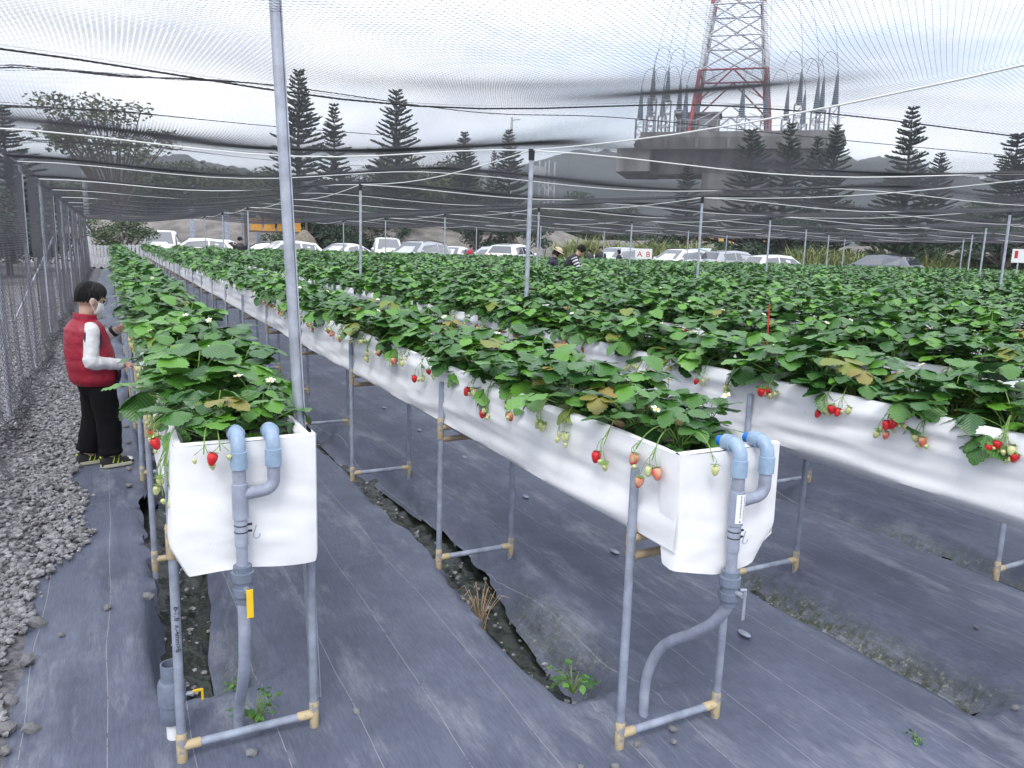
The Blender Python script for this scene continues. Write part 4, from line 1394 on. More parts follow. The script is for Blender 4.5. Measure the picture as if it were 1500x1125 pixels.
def hand(mb, wrist, direction, palm_n, s=1.0, curl=.7, thumb_side=1):
    """palm with four unequal bent fingers and a thumb leaving its side"""
    d = Vector(direction).normalized(); nrm = Vector(palm_n); nrm = (nrm - d * nrm.dot(d)).normalized(); sd = d.cross(nrm) * thumb_side
    w_ = Vector(wrist)
    pc = w_ + d * .040 * s
    rot = Matrix((d, sd, nrm)).transposed()
    mb.ell(pc, (.046 * s, .036 * s, .016 * s), 12, 9, rot=rot)
    for k, (off, ln) in enumerate(((-.026, .052), (-.009, .066), (.009, .070), (.025, .062))):
        p = pc + d * .032 * s + sd * off * s
        pts = [p]; a = .15
        for j in range(3):
            a += curl * (.35 + .25 * j)
            p = p + (d * math.cos(a) + nrm * math.sin(a)) * ln * s / 2.6
            pts.append(p)
        mb.tube(pts, [.0088 * s, .0082 * s, .0076 * s, .0062 * s], 8)
    p = pc - d * .018 * s + sd * .030 * s
    pts = [p, p + (sd * .8 + d * .5 + nrm * .2) * .026 * s, p + (sd * .9 + d * 1.3 + nrm * .6) * .040 * s]
    mb.tube(pts, [.0105 * s, .0092 * s, .0072 * s], 8)


def head_mesh(mb, c, s, tilt=0.0):
    """skull, jaw, nose and ears; faces +x, tilt nods it down; s = head height"""
    Rm = Matrix.Rotation(tilt, 3, 'Y')
    def P(x, y, z): return Vector(c) + Rm @ Vector((x * s, y * s, z * s))
    mb.ell(P(-.03, 0, .10), (.44 * s, .36 * s, .40 * s), 18, 13, rot=Rm)
    mb.ell(P(.10, 0, -.20), (.27 * s, .27 * s, .30 * s), 14, 11, rot=Rm)
    mb.ell(P(.32, 0, -.07), (.075 * s, .06 * s, .10 * s), 10, 7, rot=Rm)
    mb.ell(P(.27, 0, -.25), (.07 * s, .12 * s, .035 * s), 10, 7, rot=Rm)
    mb.ell(P(.27, 0, -.31), (.065 * s, .11 * s, .03 * s), 10, 7, rot=Rm)
    for sy in (-1, 1):
        mb.ell(P(-.06, sy * .36, -.05), (.085 * s, .035 * s, .125 * s), 10, 8, rot=Rm)
    return P, Rm


M['eye'] = mat('dark eye', (.01, .008, .008), .2)


def build_boy():
    t = thing('person', 'small boy in red quilted vest and white face mask picking strawberries', 'child', (-.12, 5.81, 0), R(20))
    # joints (local: forward +x, left +y)
    hip = Vector((-.005, 0, .585)); chest = Vector((-.050, 0, .86)); neck = Vector((-.045, 0, 1.00)); hc = Vector((-.008, 0, 1.125))
    b = MB()
    P, Rm = head_mesh(b, hc, .203, .28)
    b.tube([chest + Vector((0, 0, .05)), neck, hc + Vector((-.02, 0, -.02))], [.06, .045, .045], 12)
    b.rings([ering(hip + Vector((0, 0, -.06)), .085, .11), ering(hip + Vector((0, 0, .05)), .085, .115), ering(chest, .085, .125), ering(chest + Vector((0, 0, .09)), .06, .115), ering(chest + Vector((.005, 0, .13)), .04, .06)])
    sh = {-1: Vector((-.055, -.118, .930)), 1: Vector((-.045, .118, .930))}
    el = {-1: Vector((-.085, -.168, .735)), 1: Vector((.04, .165, .80))}
    wr = {-1: Vector((.115, -.145, .70)), 1: Vector((.165, .085, .905))}
    for s_ in (-1, 1):
        b.tube([sh[s_], sh[s_].lerp(el[s_], .5), el[s_], el[s_].lerp(wr[s_], .5), wr[s_] + (wr[s_] - el[s_]).normalized() * .02], [.045, .038, .033, .030, .022], 10)
    hand(b, wr[-1] + Vector((.008, 0, 0)), (1, .15, -.1), (0, .5, -1), .80, .55, -1)
    hand(b, wr[1] + Vector((.010, 0, .004)), (.85, -.25, .45), (.3, -.9, -.3), .80, .9, 1)
    fx = {-1: .045, 1: -.045}
    for s_ in (-1, 1):
        hipj = Vector((0, s_ * .065, .56)); kn = Vector((.012 + fx[s_] * .4, s_ * .075, .31)); an = Vector((fx[s_] - .02, s_ * .082, .07))
        b.tube([hipj, kn, an], [.07, .05, .034], 10)
        b.tube([an + Vector((0, 0, .0)), an + Vector((.05, 0, -.035)), an + Vector((.12, 0, -.045))], [.032, .03, .02], 8)
    remesh(b, 'body', M['skin'], t, .0046, 2)
    # hair: bowl cut as a shell of locks
    hm = MB()
    for k in range(240):
        r = random.Random(k)
        az = r.uniform(-PI, PI); front = math.cos(az)
        # whorl on the crown, locks fall outward over the skull
        low = -.16 if front < -.3 else (.05 if abs(front) < .45 else .17)
        low += r.uniform(-.05, .05)
        pts = []
        for j in range(6):
            u = j / 5
            ph = PI / 2 * (1 - u) * .98
            zt = .52 * math.sin(ph) + (low - 0) * (1 - math.sin(ph)) * 1.0 + .03
            rad = math.cos(ph)
            rad = rad ** .75 * (1 - (.13 if front < .2 else .02) * max(0, u - .7) / .3)
            x = -.05 + (.455 * rad) * math.cos(az + .25 * (1 - u)) ; y = .405 * rad * math.sin(az + .25 * (1 - u))
            pts.append(P(x, y, zt + .02 * r.random()))
        hm.tube(pts, [.008, .011, .012, .011, .008, .002], 5)
    hm.ell(P(-.05, 0, .13), (.435 * .203, .375 * .203, .385 * .203), 16, 11, rot=Rm)
    hm.build('hair', M['hair'], t, True)
    # mask
    mk = MB(); rings_ = []
    for j in range(7):
        zz = -.02 - .40 * j / 6
        rx = .37 + .06 * math.sin(PI * j / 6) - .10 * (j / 6) ** 2
        row = [P(.02 + rx * math.cos(a), .325 * (1 - .25 * (j / 6) ** 2) * math.sin(a), zz - .02 * math.cos(a)) for a in np.linspace(-1.25, 1.25, 13)]
        rings_.append(row)
    mk.rings(rings_, closed=False)
    mo = mk.build('face_mask', M['maskw'], t, True)
    sm_ = mo.modifiers.new('t', 'SOLIDIFY'); sm_.thickness = .003; bpy.context.view_layer.update(); modbake(mo)
    if not mo.data.materials: mo.data.materials.append(M['maskw'])
    lp = MB()
    for sy in (-1, 1):
        lp.tube(smooth_path([P(.13, sy * .31, -.04), P(-.04, sy * .385, .05), P(-.14, sy * .385, -.05), P(-.06, sy * .38, -.16), P(.12, sy * .30, -.36)], 4), .0022, 5)
    lp.build('ear_loop', M['maskw'], mo, True)
    gl = MB()
    for sy in (-1, 1):
        gl.tube(arc(P(.40, sy * .155, .045), .026, 0, 2 * PI, Rm @ Vector((0, 1, 0)), Rm @ Vector((0, 0, 1)), 14), .0022, 5)
        gl.tube([P(.40, sy * .28, .06), P(.15, sy * .37, .06), P(-.08, sy * .385, .04)], .0018, 5)
        MB().ell(P(.335, sy * .15, .04), (.012, .018, .011), 8, 6).build('eye', M['eye'], t, True)
    gl.tube([P(.41, -.05, .05), P(.41, .05, .05)], .0018, 5)
    gl.build('glasses', M['black'], t, True)
    # sweatshirt: sleeves and collar band
    sl = MB()
    for s_ in (-1, 1):
        dirn = (wr[s_] - el[s_]).normalized()
        pts = [sh[s_] + Vector((0, -s_ * .03, .01)), sh[s_], sh[s_].lerp(el[s_], .35), sh[s_].lerp(el[s_], .7), el[s_], el[s_].lerp(wr[s_], .35), el[s_].lerp(wr[s_], .7), wr[s_] - dirn * .012, wr[s_]]
        pts = smooth_path(pts, 3)
        n = len(pts)
        rd = []
        for k in range(n):
            u = k / (n - 1)
            rd.append((.053 - .017 * u) + .0018 * math.sin(k * 2.3) + (.004 if .45 < u < .6 else 0) - (.006 if u > .93 else 0))
        sl.tube(pts, rd, 14)
    sl.rings([ering(hip + Vector((0, 0, -.02)), .112, .142), ering(hip + Vector((0, 0, .06)), .110, .142), ering(chest, .095, .135), ering(chest + Vector((0, 0, .09)), .08, .12), ering(neck + Vector((.004, 0, -.02)), .055, .06)])
    remesh(sl, 'sweatshirt', M['sleeve'], t, .007, 3)
    wb = el[1].lerp(wr[1], .93)
    MB().tube([wb - (wr[1] - el[1]).normalized() * .011, wb + (wr[1] - el[1]).normalized() * .011], .0395, 16).build('wristband', M['black'], t, True)
    # quilted vest
    vr = []
    n = 40
    zs = np.linspace(.565, 1.005, 34)
    for z in zs:
        u = (z - .565) / .44
        q = abs(math.sin(PI * (z - .565) / .088)) ** .5
        cx = hip.x + (chest.x - hip.x) * min(1, u * 1.2) - .005
        rx = float(np.interp(u, [0, .08, .3, .6, .85, .95, 1], [.128, .146, .150, .140, .115, .085, .070])) + .0055 * (q - .6)
        ry = float(np.interp(u, [0, .08, .3, .6, .82, .93, 1], [.150, .168, .170, .160, .160, .120, .072])) + .0055 * (q - .6)
        # open armholes: pull the side in where the arm comes out
        ring = []
        for j in range(n):
            a = 2 * PI * j / n
            side = abs(math.sin(a)) ** 8
            k = 1 - .12 * side * max(0, min(1, (u - .55) / .12)) * (1 - max(0, min(1, (u - .80) / .06))) 
            ring.append(Vector((cx + rx * math.cos(a), ry * k * math.sin(a), z)))
        vr.append(ring)
    v = MB().rings(vr)
    vo = v.build('vest', M['vest'], t, True)
    co = MB().rings([ering(neck + Vector((-.002, 0, -.025)), .074, .078), ering(neck + Vector((-.004, 0, .005)), .072, .074, tilt=.1), ering(neck + Vector((-.004, 0, .032)), .069, .071, tilt=.15), ering(neck + Vector((-.004, 0, .036)), .062, .064, tilt=.15), ering(neck + Vector((0, 0, 0)), .058, .06)])
    co.build('collar', M['vest'], vo, True)
    # arm hole binding and navy hem pocket
    bd = MB()
    for s_ in (-1, 1):
        bd.tube(arc((sh[s_].x - .002, s_ * .150, .885), .070, 0, 2 * PI, (.72, 0, 0), (0, s_ * -.18, .98), 22), .006, 6)
    bd.build('armhole_binding', M['navy'], vo, True)
    pk = []
    for j in range(8):
        z = .558 + .115 * j / 7
        u = (z - .565) / .44
        rx = float(np.interp(u, [0, .08, .3], [.128, .146, .150])) + .0125; ry = float(np.interp(u, [0, .08, .3], [.150, .168, .170])) + .0125
        pk.append([Vector((hip.x - .01 + rx * math.cos(a), ry * math.sin(a), z)) for a in np.linspace(-1.15 + .05 * j, -.05, 10)])
    MB().rings(pk, closed=False).build('hem_pocket', M['navy'], vo, True)
    # trousers
    tr = MB()
    tr.rings([ering(hip + Vector((.0, 0, .07)), .112, .135), ering(hip + Vector((0, 0, -.01)), .118, .142), ering(hip + Vector((.004, 0, -.08)), .105, .135)])
    for s_ in (-1, 1):
        hipj = Vector((.0, s_ * .068, .55)); kn = Vector((.012 + fx[s_] * .4, s_ * .078, .32)); an = Vector((fx[s_] - .018, s_ * .084, .080))
        pts = smooth_path([hipj, hipj.lerp(kn, .5), kn, kn.lerp(an, .5), kn.lerp(an, .88), an], 4)
        n = len(pts)
        tr.tube(pts, [(.088 - .022 * k / (n - 1)) + .0018 * math.sin(k * 2.1 + s_) + (.006 if k > n - 6 and k < n - 2 else 0) - (.012 if k == n - 1 else 0) for k in range(n)], 16)
    remesh(tr, 'trousers', M['pants'], t, .007, 3)
    for s_ in (-1, 1):
        f = Vector((fx[s_], s_ * .085, 0))
        sh_ = MB()
        def fr(x, w_, z0, z1): return [f + Vector((x, w_ * math.sin(a) , z0 + (z1 - z0) * (.5 - .5 * math.cos(a)))) if False else f + Vector((x, w_ * math.cos(a), z0 + (z1 - z0) * max(0, math.sin(a)) ** .8)) for a in np.linspace(0, PI, 9)] + [f + Vector((x, -w_ * .9, z0)), f + Vector((x, w_ * .9, z0))]
        sh_.rings([fr(-.085, .022, .012, .060), fr(-.075, .034, .012, .088), fr(-.03, .038, .012, .092), fr(.02, .040, .012, .078), fr(.06, .044, .012, .060), fr(.10, .040, .012, .046), fr(.122, .024, .012, .030)])
        so_ = sh_.build('shoe', M['black'], t, True)
        sl_ = MB()
        def so2(z, g): return [f + Vector((x * g, w_ * g, z)) for x, w_ in ((-.088, 0), (-.075, .034), (-.02, .039), (.05, .046), (.10, .040), (.126, 0), (.10, -.040), (.05, -.046), (-.02, -.039), (-.075, -.034))]
        sl_.rings([so2(.0, .97), so2(.004, 1.02), so2(.020, 1.02), so2(.024, .97)]); sl_.build('sole', M['sole'], so_)
        ac = MB()
        for (x, z) in ((.0, .078), (.028, .070), (.052, .060)):
            for sy in (-1, 1):
                ac.tube([f + Vector((x, sy * .012, z + .006)), f + Vector((x - .01, sy * .034, z - .022)), f + Vector((x - .022, sy * .043, z - .046))], .0042, 6)
        ac.tube([f + Vector((-.084, -.012, .07)), f + Vector((-.088, 0, .075)), f + Vector((-.084, .012, .07))], .005, 6)
        ac.build('lace_trim', M['lime'], so_, True)
        MB().ell(f + Vector((.098, 0, .034)), (.027, .034, .016), 10, 7).build('toe_cap', M['white'], so_, True)
    return t


boy = build_boy()
bs = thing('picked_strawberry', 'ripe strawberry held in the fingers of the boy', 'strawberry', boy.matrix_basis @ Vector((.255, .045, .955)))
bpy.context.view_layer.update()
bs.location = boy.matrix_world @ Vector((.262, .050, .950))
_b = inst('fruit', ME_BERRY['red'], bs); inst('calyx', ME_CALYX, _b)


def adult(label, loc, rz, H=1.7, lean=0.0, head_tilt=.1, top=(.02, .02, .025), bottom=(.02, .02, .03), hair='hair', hat=None, arms='down', cat='person', sleeve=None, stripes=False, female=False, bag=False):
    k = H / 1.7
    t = thing('person', label, cat, loc, rz)
    cl = mat('jacket', top, .6, 0, var=.15, vscale=10, bump=.3, bscale=12); pn = mat('trousers', bottom, .8, 0, var=.15, vscale=10)
    Rl = Matrix.Rotation(lean, 3, 'Y')
    hip = Vector((0, 0, .90 * k))
    def U(x, y, z): return hip + Rl @ Vector((x * k, y * k, z * k))
    b = MB()
    hc = U(.03, 0, .66)
    P, Rm = head_mesh(b, hc, .225 * k, lean * .8 + head_tilt)
    b.tube([U(0, 0, .44), U(.01, 0, .52), hc + Rm @ Vector((-.03 * k, 0, -.03 * k))], [.06 * k, .055 * k, .052 * k], 10)
    b.rings([[U(*q) for q in ering((0, 0, -.08), .10, .155)], [U(*q) for q in ering((0, 0, .15), .10, .14)], [U(*q) for q in ering((0, 0, .38), .11, .175)], [U(*q) for q in ering((0, 0, .49), .06, .10)]])
    J = {}
    for s_ in (-1, 1):
        sh = U(0, s_ * .19, .44)
        if arms == 'down': el = sh + Vector((-.02, s_ * .05, -.28)) * k; wr_ = el + Vector((.08, -s_ * .01, -.24)) * k
        elif arms == 'reach': el = sh + Vector((.12, s_ * .03, -.24)) * k; wr_ = el + Vector((.23, -s_ * .05, -.06)) * k
        else: el = sh + Vector((.05, s_ * .06, -.27)) * k; wr_ = el + Vector((.20, -s_ * .08, .12)) * k
        J[s_] = (sh, el, wr_)
        b.tube([sh, el, wr_], [.05 * k, .038 * k, .028 * k], 10)
        hand(b, wr_, (wr_ - el), (0, -s_, -.2), 1.0 * k, .5, s_)
        b.tube([Vector((0, s_ * .09 * k, .88 * k)), Vector((.02, s_ * .10 * k, .48 * k)), Vector((0, s_ * .10 * k, .07 * k))], [.085 * k, .06 * k, .042 * k], 10)
        b.tube([Vector((0, s_ * .10 * k, .06 * k)), Vector((.08 * k, s_ * .105 * k, .035 * k)), Vector((.17 * k, s_ * .11 * k, .03 * k))], [.042 * k, .038 * k, .026 * k], 8)
    remesh(b, 'body', M['skin'], t, .0115, 2)
    for sy in (-1, 1):
        MB().ell(P(.345, sy * .15, .03), (.012, .018, .010), 8, 6).build('eye', M['eye'], t, True)
    c = MB()
    c.rings([[U(*q) for q in ering((0, 0, -.16), .135, .19)], [U(*q) for q in ering((0, 0, 0), .14, .19)], [U(*q) for q in ering((0, 0, .2), .14, .19)], [U(*q) for q in ering((0, 0, .38), .145, .215)], [U(*q) for q in ering((0, 0, .47), .10, .16)], [U(*q) for q in ering((.005, 0, .53), .070, .075)]])
    if not sleeve:
        for s_ in (-1, 1):
            c.tube([J[s_][0], J[s_][1], J[s_][2]], [.075 * k, .058 * k, .046 * k], 12)
    remesh(c, 'jacket', cl, t, .016, 3)
    if sleeve:
        sm = mat('sleeve knit', sleeve, .85)
        for s_ in (-1, 1):
            o = MB().tube([J[s_][0], J[s_][0].lerp(J[s_][1], .5), J[s_][1], J[s_][1].lerp(J[s_][2], .5), J[s_][2]], [.078 * k, .066 * k, .058 * k, .052 * k, .044 * k], 14).build('sleeve', sm, t, True)
            if stripes:
                for q in range(7):
                    a, e = (J[s_][0], J[s_][1]) if q < 4 else (J[s_][1], J[s_][2])
                    u = (q % 4 + .5) / 4
                    m_ = a.lerp(e, u); dd = (e - a).normalized() * .016 * k
                    rr_ = (.076 - .018 * u if q < 4 else .058 - .012 * u) * k + .0035
                    MB().tube([m_ - dd, m_ + dd], rr_, 14).build('stripe', M['black'], o, True)
    l = MB()
    l.rings([ering((0, 0, .98 * k), .12 * k, .165 * k), ering((0, 0, .84 * k), .125 * k, .175 * k)])
    for s_ in (-1, 1):
        l.tube([Vector((0, s_ * .09 * k, .88 * k)), Vector((.02, s_ * .10 * k, .48 * k)), Vector((0, s_ * .10 * k, .10 * k))], [.105 * k, .08 * k, .068 * k], 12)
    remesh(l, 'trousers', pn, t, .018, 2)
    for s_ in (-1, 1):
        sh_ = MB().ell((.05 * k, s_ * .105 * k, .045 * k), (.15 * k, .055 * k, .045 * k), 12, 8); sh_.build('shoe', M['black'], t, True)
    hm = MB()
    hm.ell(P(-.07, 0, .15), (.47 * .225 * k, .40 * .225 * k, .40 * .225 * k), 16, 11, rot=Rm)
    for q in range(60):
        r = random.Random(q); az = r.uniform(.9, 5.4)
        pts = [P(-.05 + .46 * math.cos(az) * g, .40 * math.sin(az) * g, z) for g, z in ((.3, .52), (.85, .36), (1.02, .1), (.98, -.14 if not female else -.42))]
        hm.tube(pts, [.014 * k, .016 * k, .014 * k, .005 * k], 5)
    hm.build('hair', M['hair'], t, True)
    if hat:
        hmt = mat('hat fabric', hat, .85, 0, var=.1, vscale=30)
        h_ = MB()
        h_.rings([[P(*q) for q in ering((-.03, 0, zz), rx, ry)] for zz, rx, ry in ((.16, .50, .44), (.35, .49, .43), (.50, .40, .35), (.57, .22, .2), (.585, .05, .05))])
        h_.rings([[P(*q) for q in ering((.02, 0, zz), rx, ry)] for zz, rx, ry in ((.20, .50, .43), (.13, .72, .60), (.11, .72, .60), (.16, .48, .42))])
        h_.build('hat', hmt, t, True)
    return t


adult('bending man in black padded vest with black and white striped sleeves', (9.50, 15.72, 0), R(-38), 1.78, .55, .25, (.010, .011, .016), (.02, .02, .03), arms='reach', sleeve=(.70, .70, .72), stripes=True)
adult('person in beige hat and dark navy jacket beside the bending man', (9.30, 16.12, 0), R(-30), 1.62, .30, .25, (.012, .014, .035), (.03, .03, .05), hat=(.55, .45, .32), arms='reach', female=True)
adult('person in black jacket seen from behind near the far left cars', (4.64, 32.6, 0), R(80), 1.66, .06, .05, (.010, .010, .013), (.02, .02, .03), arms='phone')
adult('person in bright red jacket standing among the parked cars', (16.55, 36.9, 0), R(-60), 1.62, .12, .2, (.42, .02, .05), (.02, .02, .03))
adult('man in open black coat standing by the silver car', (21.65, 32.40, 0), R(-120), 1.72, .0, .1, (.012, .012, .014), (.03, .03, .04))
adult('dark haired person in black standing left of the AB sign', (22.20, 31.6, 0), R(170), 1.58, .0, .1, (.012, .011, .012), (.02, .02, .03), female=True)
adult('person in dark jacket half hidden behind the bending man', (21.25, 32.75, 0), R(-150), 1.56, .1, .2, (.02, .02, .024), (.02, .02, .03))
# ------------------------------------------------------------------ AB sign, barriers
def letters(body, size):
    fc = bpy.data.curves.new('letters', 'FONT'); fc.body = body; fc.size = size; fc.align_x = 'CENTER'; fc.extrude = .004; fc.space_character = 1.15
    fo_ = bpy.data.objects.new('letters', fc); COL.objects.link(fo_)
    bpy.context.view_layer.update()
    me = bpy.data.meshes.new_from_object(fo_.evaluated_get(bpy.context.evaluated_depsgraph_get()))
    bpy.data.objects.remove(fo_); me.materials.clear(); return me


sp = bearing(943, 36)
sg = thing('row_sign', 'white board with red letters A B on posts at the end of the beds', 'sign', (sp.x, sp.y, 0), -math.atan2(sp.x, sp.y))
MB().box((0, 0, 1.41), (.76, .02, .46), bev=.004).build('board', M['white'], sg)
lm = letters('A B', .34); lm.materials.append(M['redpaint'])
lo = link('lettering', lm, None, sg); lo.location = (0, -.016, 1.28); lo.rotation_euler = (PI / 2, 0, 0); lo.scale = (1.05, 1, 1)
for sx in (-.3, .3): MB().box((sx, .03, .65), (.05, .04, 1.35)).build('post', M['white'], sg)
sp = bearing(1491, 33)
sg2 = thing('notice_board', 'small white notice with red print at the right edge', 'sign', (sp.x, sp.y, 0), -math.atan2(sp.x, sp.y))
MB().box((0, 0, 1.75), (.42, .02, .48), bev=.004).build('board', M['white'], sg2)
MB().box((-.08, -.014, 1.80), (.10, .006, .26)).build('red_mark', M['redpaint'], sg2)
MB().box((0, .03, .95), (.05, .04, 1.9)).build('post', M['galv'], sg2)

M['oldwhite'] = mat('dusty white plastic', (.50, .51, .53), .6, 0, var=.15, vscale=5)


def pallet(label, loc, rz, w_=.85, h=1.0):
    t = thing('pallet_barrier', label, 'barrier', loc, rz)
    n = 6
    for k in range(n):
        MB().box((-w_ / 2 + w_ * (k + .5) / n, 0, .08 + h / 2), (w_ / n * .72, .03, h), bev=.004).build('slat', M['oldwhite'], t)
    for z in (.18, .08 + h * .55, h): MB().box((0, .035, z), (w_, .035, .09)).build('rail', M['oldwhite'], t)
    for x in (-.35, 0, .35): MB().box((x * w_, .02, .05), (.12, .12, .1)).build('foot', M['black'], t)


pallet('white plastic pallet standing across the far end of the gravel path', (-.36, 40.6, 0), .02)
pallet('white slatted barrier behind the end of the first bed', (.95, 41.2, 0), -.1, 1.0, 1.05)
pallet('white slatted barrier at the far end between second and third bed', (2.15, 40.6, 0), -.1, .9, .95)

# ------------------------------------------------------------------ parked cars
M['glass'] = mat('car glass', (.035, .042, .052), .05, 0, spec=1.0)
M['glass'].node_tree.nodes['Principled BSDF'].inputs['IOR'].default_value = 2.0
M['tyre'] = mat('tyre rubber', (.015, .015, .016), .8)
M['rim'] = mat('alloy rim', (.45, .46, .48), .35, .8)
M['lamp'] = mat('head lamp', (.65, .67, .70), .12)
M['tail'] = mat('tail lamp', (.35, .01, .01), .2)
M['trim'] = mat('black car trim', (.012, .012, .013), .5)
PAINT = {}
for nm, c in (('white', (.74, .75, .77)), ('silver', (.42, .44, .47)), ('grey', (.16, .175, .20)), ('black', (.012, .013, .017)), ('paleblue', (.45, .53, .60))):
    PAINT[nm] = mat('car paint ' + nm, c, .22, .0 if nm == 'white' else .35)
    PAINT[nm].node_tree.nodes['Principled BSDF'].inputs['Coat Weight'].default_value = .6
PROF = {  # x, top z; cabin from index a..b (base rear, roof rear, roof front, base front)
    'sedan': dict(L=4.55, W=1.76, st=[(-2.27, .62), (-2.20, .88), (-1.85, .99), (-1.45, 1.02), (-.72, 1.38), (-.2, 1.46), (.30, 1.44), (1.12, 1.02), (1.55, .95), (2.05, .82), (2.27, .55)], cab=(3, 4, 6, 7)),
    'suv': dict(L=4.5, W=1.84, st=[(-2.24, .70), (-2.20, 1.05), (-2.12, 1.14), (-2.06, 1.18), (-1.70, 1.58), (-.6, 1.68), (.30, 1.64), (1.10, 1.14), (1.55, 1.07), (2.05, .94), (2.24, .62)], cab=(3, 4, 6, 7)),
    'hatch': dict(L=4.1, W=1.74, st=[(-2.05, .62), (-2.02, .92), (-1.97, 1.00), (-1.92, 1.03), (-1.50, 1.42), (-.5, 1.52), (.32, 1.48), (1.08, 1.02), (1.45, .94), (1.88, .80), (2.06, .55)], cab=(3, 4, 6, 7)),
    'van': dict(L=4.7, W=1.80, st=[(-2.35, .70), (-2.34, 1.10), (-2.33, 1.16), (-2.32, 1.20), (-2.20, 1.84), (-.5, 1.92), (1.10, 1.86), (1.85, 1.20), (2.05, 1.08), (2.25, .95), (2.35, .60)], cab=(3, 4, 6, 7)),
}


def car(label, loc, rz, kind, paint, hatch_open=False, rails=False, scale=1.0):
    d = PROF[kind]; st = d['st']; W2 = d['W'] / 2
    t = thing('parked_car', label, 'car', loc, rz, 'cars parked behind the field')
    t.scale = (scale,) * 3
    a, rb, rf, fb = d['cab']
    belt = min(st[a][1], st[fb][1]) - .02
    rings_ = []
    for k, (x, zt) in enumerate(st):
        e = abs(x) / (d['L'] / 2)
        w_ = W2 * (1 - .10 * max(0, e - .55) / .45 - .04 * (e > .97))
        zb = min(belt, zt - .05)
        cabin = a < k < fb
        wt = w_ * (.74 if cabin else .88)
        zl = .24 + .05 * (e > .9)
        half = [(w_ * .90, zl), (w_ * .985, zl + .12), (w_, .58 if zb > .6 else zb * .8), (w_ * .975, zb), (wt + (.03 if cabin else 0.02), zt - (.09 if cabin else .03)), (wt - .06, zt - .015), (wt * .5, zt + .012)]
        ring = [Vector((x, y, z)) for y, z in half] + [Vector((x, -y, z)) for y, z in half[::-1]]
        rings_.append(ring)
    MB().rings(rings_).build('body', PAINT[paint], t, True)

    def on(k, j, out=.006):
        p = rings_[k][j]
        return Vector((p.x, p.y + (out if p.y > 0 else -out), p.z + .002))

    def glass(name, quad, inset=.10, lift=Vector((0, 0, 0))):
        c = sum(quad, Vector()) / 4
        q = [p + (c - p) * inset + lift for p in quad]
        MB().add(q, [(0, 1, 2, 3)]).build(name, M['glass'], t)
    n = 14
    # windscreen and rear window lie on the sloping sheets between cabin base and roof
    glass('windscreen', [rings_[fb][4], rings_[fb][n - 5], rings_[rf][n - 6], rings_[rf][5]], .10, Vector((.022, 0, .020)))
    if not hatch_open:
        glass('rear_window', [rings_[a][n - 5], rings_[a][4], rings_[rb][5], rings_[rb][n - 6]], .14, Vector((-.022, 0, .020)))
    else:
        hz = st[rb][1]
        hb = MB().box((st[rb][0] - .42, 0, hz + .16), (.95, d['W'] * .74, .07), rot=Matrix.Rotation(-.35, 3, 'Y'), bev=.03)
        tg = hb.build('tailgate', PAINT[paint], t)
        MB().box((st[rb][0] - .40, 0, hz + .115), (.55, d['W'] * .58, .02), rot=Matrix.Rotation(-.35, 3, 'Y')).build('rear_window', M['glass'], tg)
        MB().box((st[a][0] + .22, 0, (belt + hz) / 2 - .05), (.30, d['W'] * .66, hz - belt - .1), bev=.03).build('boot_opening', M['trim'], t)
    for sgn in (1, -1):
        j3, j4 = (3, 4) if sgn > 0 else (n - 4, n - 5)
        # two door panes and a quarter pane per side
        xs_ = [st[rb][0] - .10, (st[rb][0] + st[rf][0]) / 2 - .05, st[rf][0] + .15]
        def sidept(x, top):
            for k in range(len(st) - 1):
                if st[k][0] <= x <= st[k + 1][0]:
                    u = (x - st[k][0]) / (st[k + 1][0] - st[k][0])
                    A_, B_ = rings_[k][j3].lerp(rings_[k + 1][j3], u), rings_[k][j4].lerp(rings_[k + 1][j4], u)
                    p = A_.lerp(B_, .94 if top else .10)
                    return Vector((p.x, p.y + sgn * .010, p.z + .004))
        for (xa, xb, sa, sb) in ((st[a][0] + .30, xs_[0] + .16, .25, 0), (xs_[0] + .22, xs_[1] - .04, 0, 0), (xs_[1] + .05, st[fb][0] - .22, 0, .42)):
            if xb - xa < .15: continue
            q = [sidept(xa, False), sidept(xb, False), sidept(xb - sb, True), sidept(xa + sa, True)]
            MB().add(q if sgn < 0 else q[::-1], [(0, 1, 2, 3)]).build('side_window', M['glass'], t)
        mp_ = sidept(st[fb][0] - .30, False)
        MB().ell(mp_ + Vector((.02, sgn * .09, .04)), (.07, .09, .07), 10, 7).build('wing_mirror', PAINT[paint], t, True)
        MB().ell((st[-2][0] + .08, sgn * W2 * .68, st[-2][1] - .13), (.13, .17, .075), 10, 7).build('headlight', M['lamp'], t, True)
        MB().ell((st[1][0] + .05, sgn * W2 * .76, st[2][1] - .10), (.08, .13, .09), 10, 7).build('tail_light', M['tail'], t, True)
        for xw in (-d['L'] * .30, d['L'] * .30):
            wh = MB().lathe([(.20, -.10), (.31, -.095), (.325, -.06), (.325, .06), (.31, .095), (.20, .10)], 20, (xw, sgn * (W2 - .10), .325), axis=(0, 1, 0)).build('wheel', M['tyre'], t, True)
            MB().lathe([(.02, -.104), (.20, -.102), (.205, .102), (.02, .104)], 14, (xw, sgn * (W2 - .10), .325), axis=(0, 1, 0)).build('rim', M['rim'], wh, True)
        if rails:
            MB().tube([(st[rb][0] + .1, sgn * W2 * .66, st[rb][1] + .02), (st[5][0], sgn * W2 * .66, st[5][1] + .055), (st[rf][0], sgn * W2 * .66, st[rf][1] + .03)], .02, 8).build('roof_rail', M['trim'], t, True)
    MB().box((st[-1][0] - .02, 0, .50), (.06, W2 * 1.1, .16), bev=.02).build('grille', M['trim'], t)
    MB().box((st[0][0] - .004, 0, .72), (.012, .36, .13)).build('number_plate', M['white'], t)
    return t


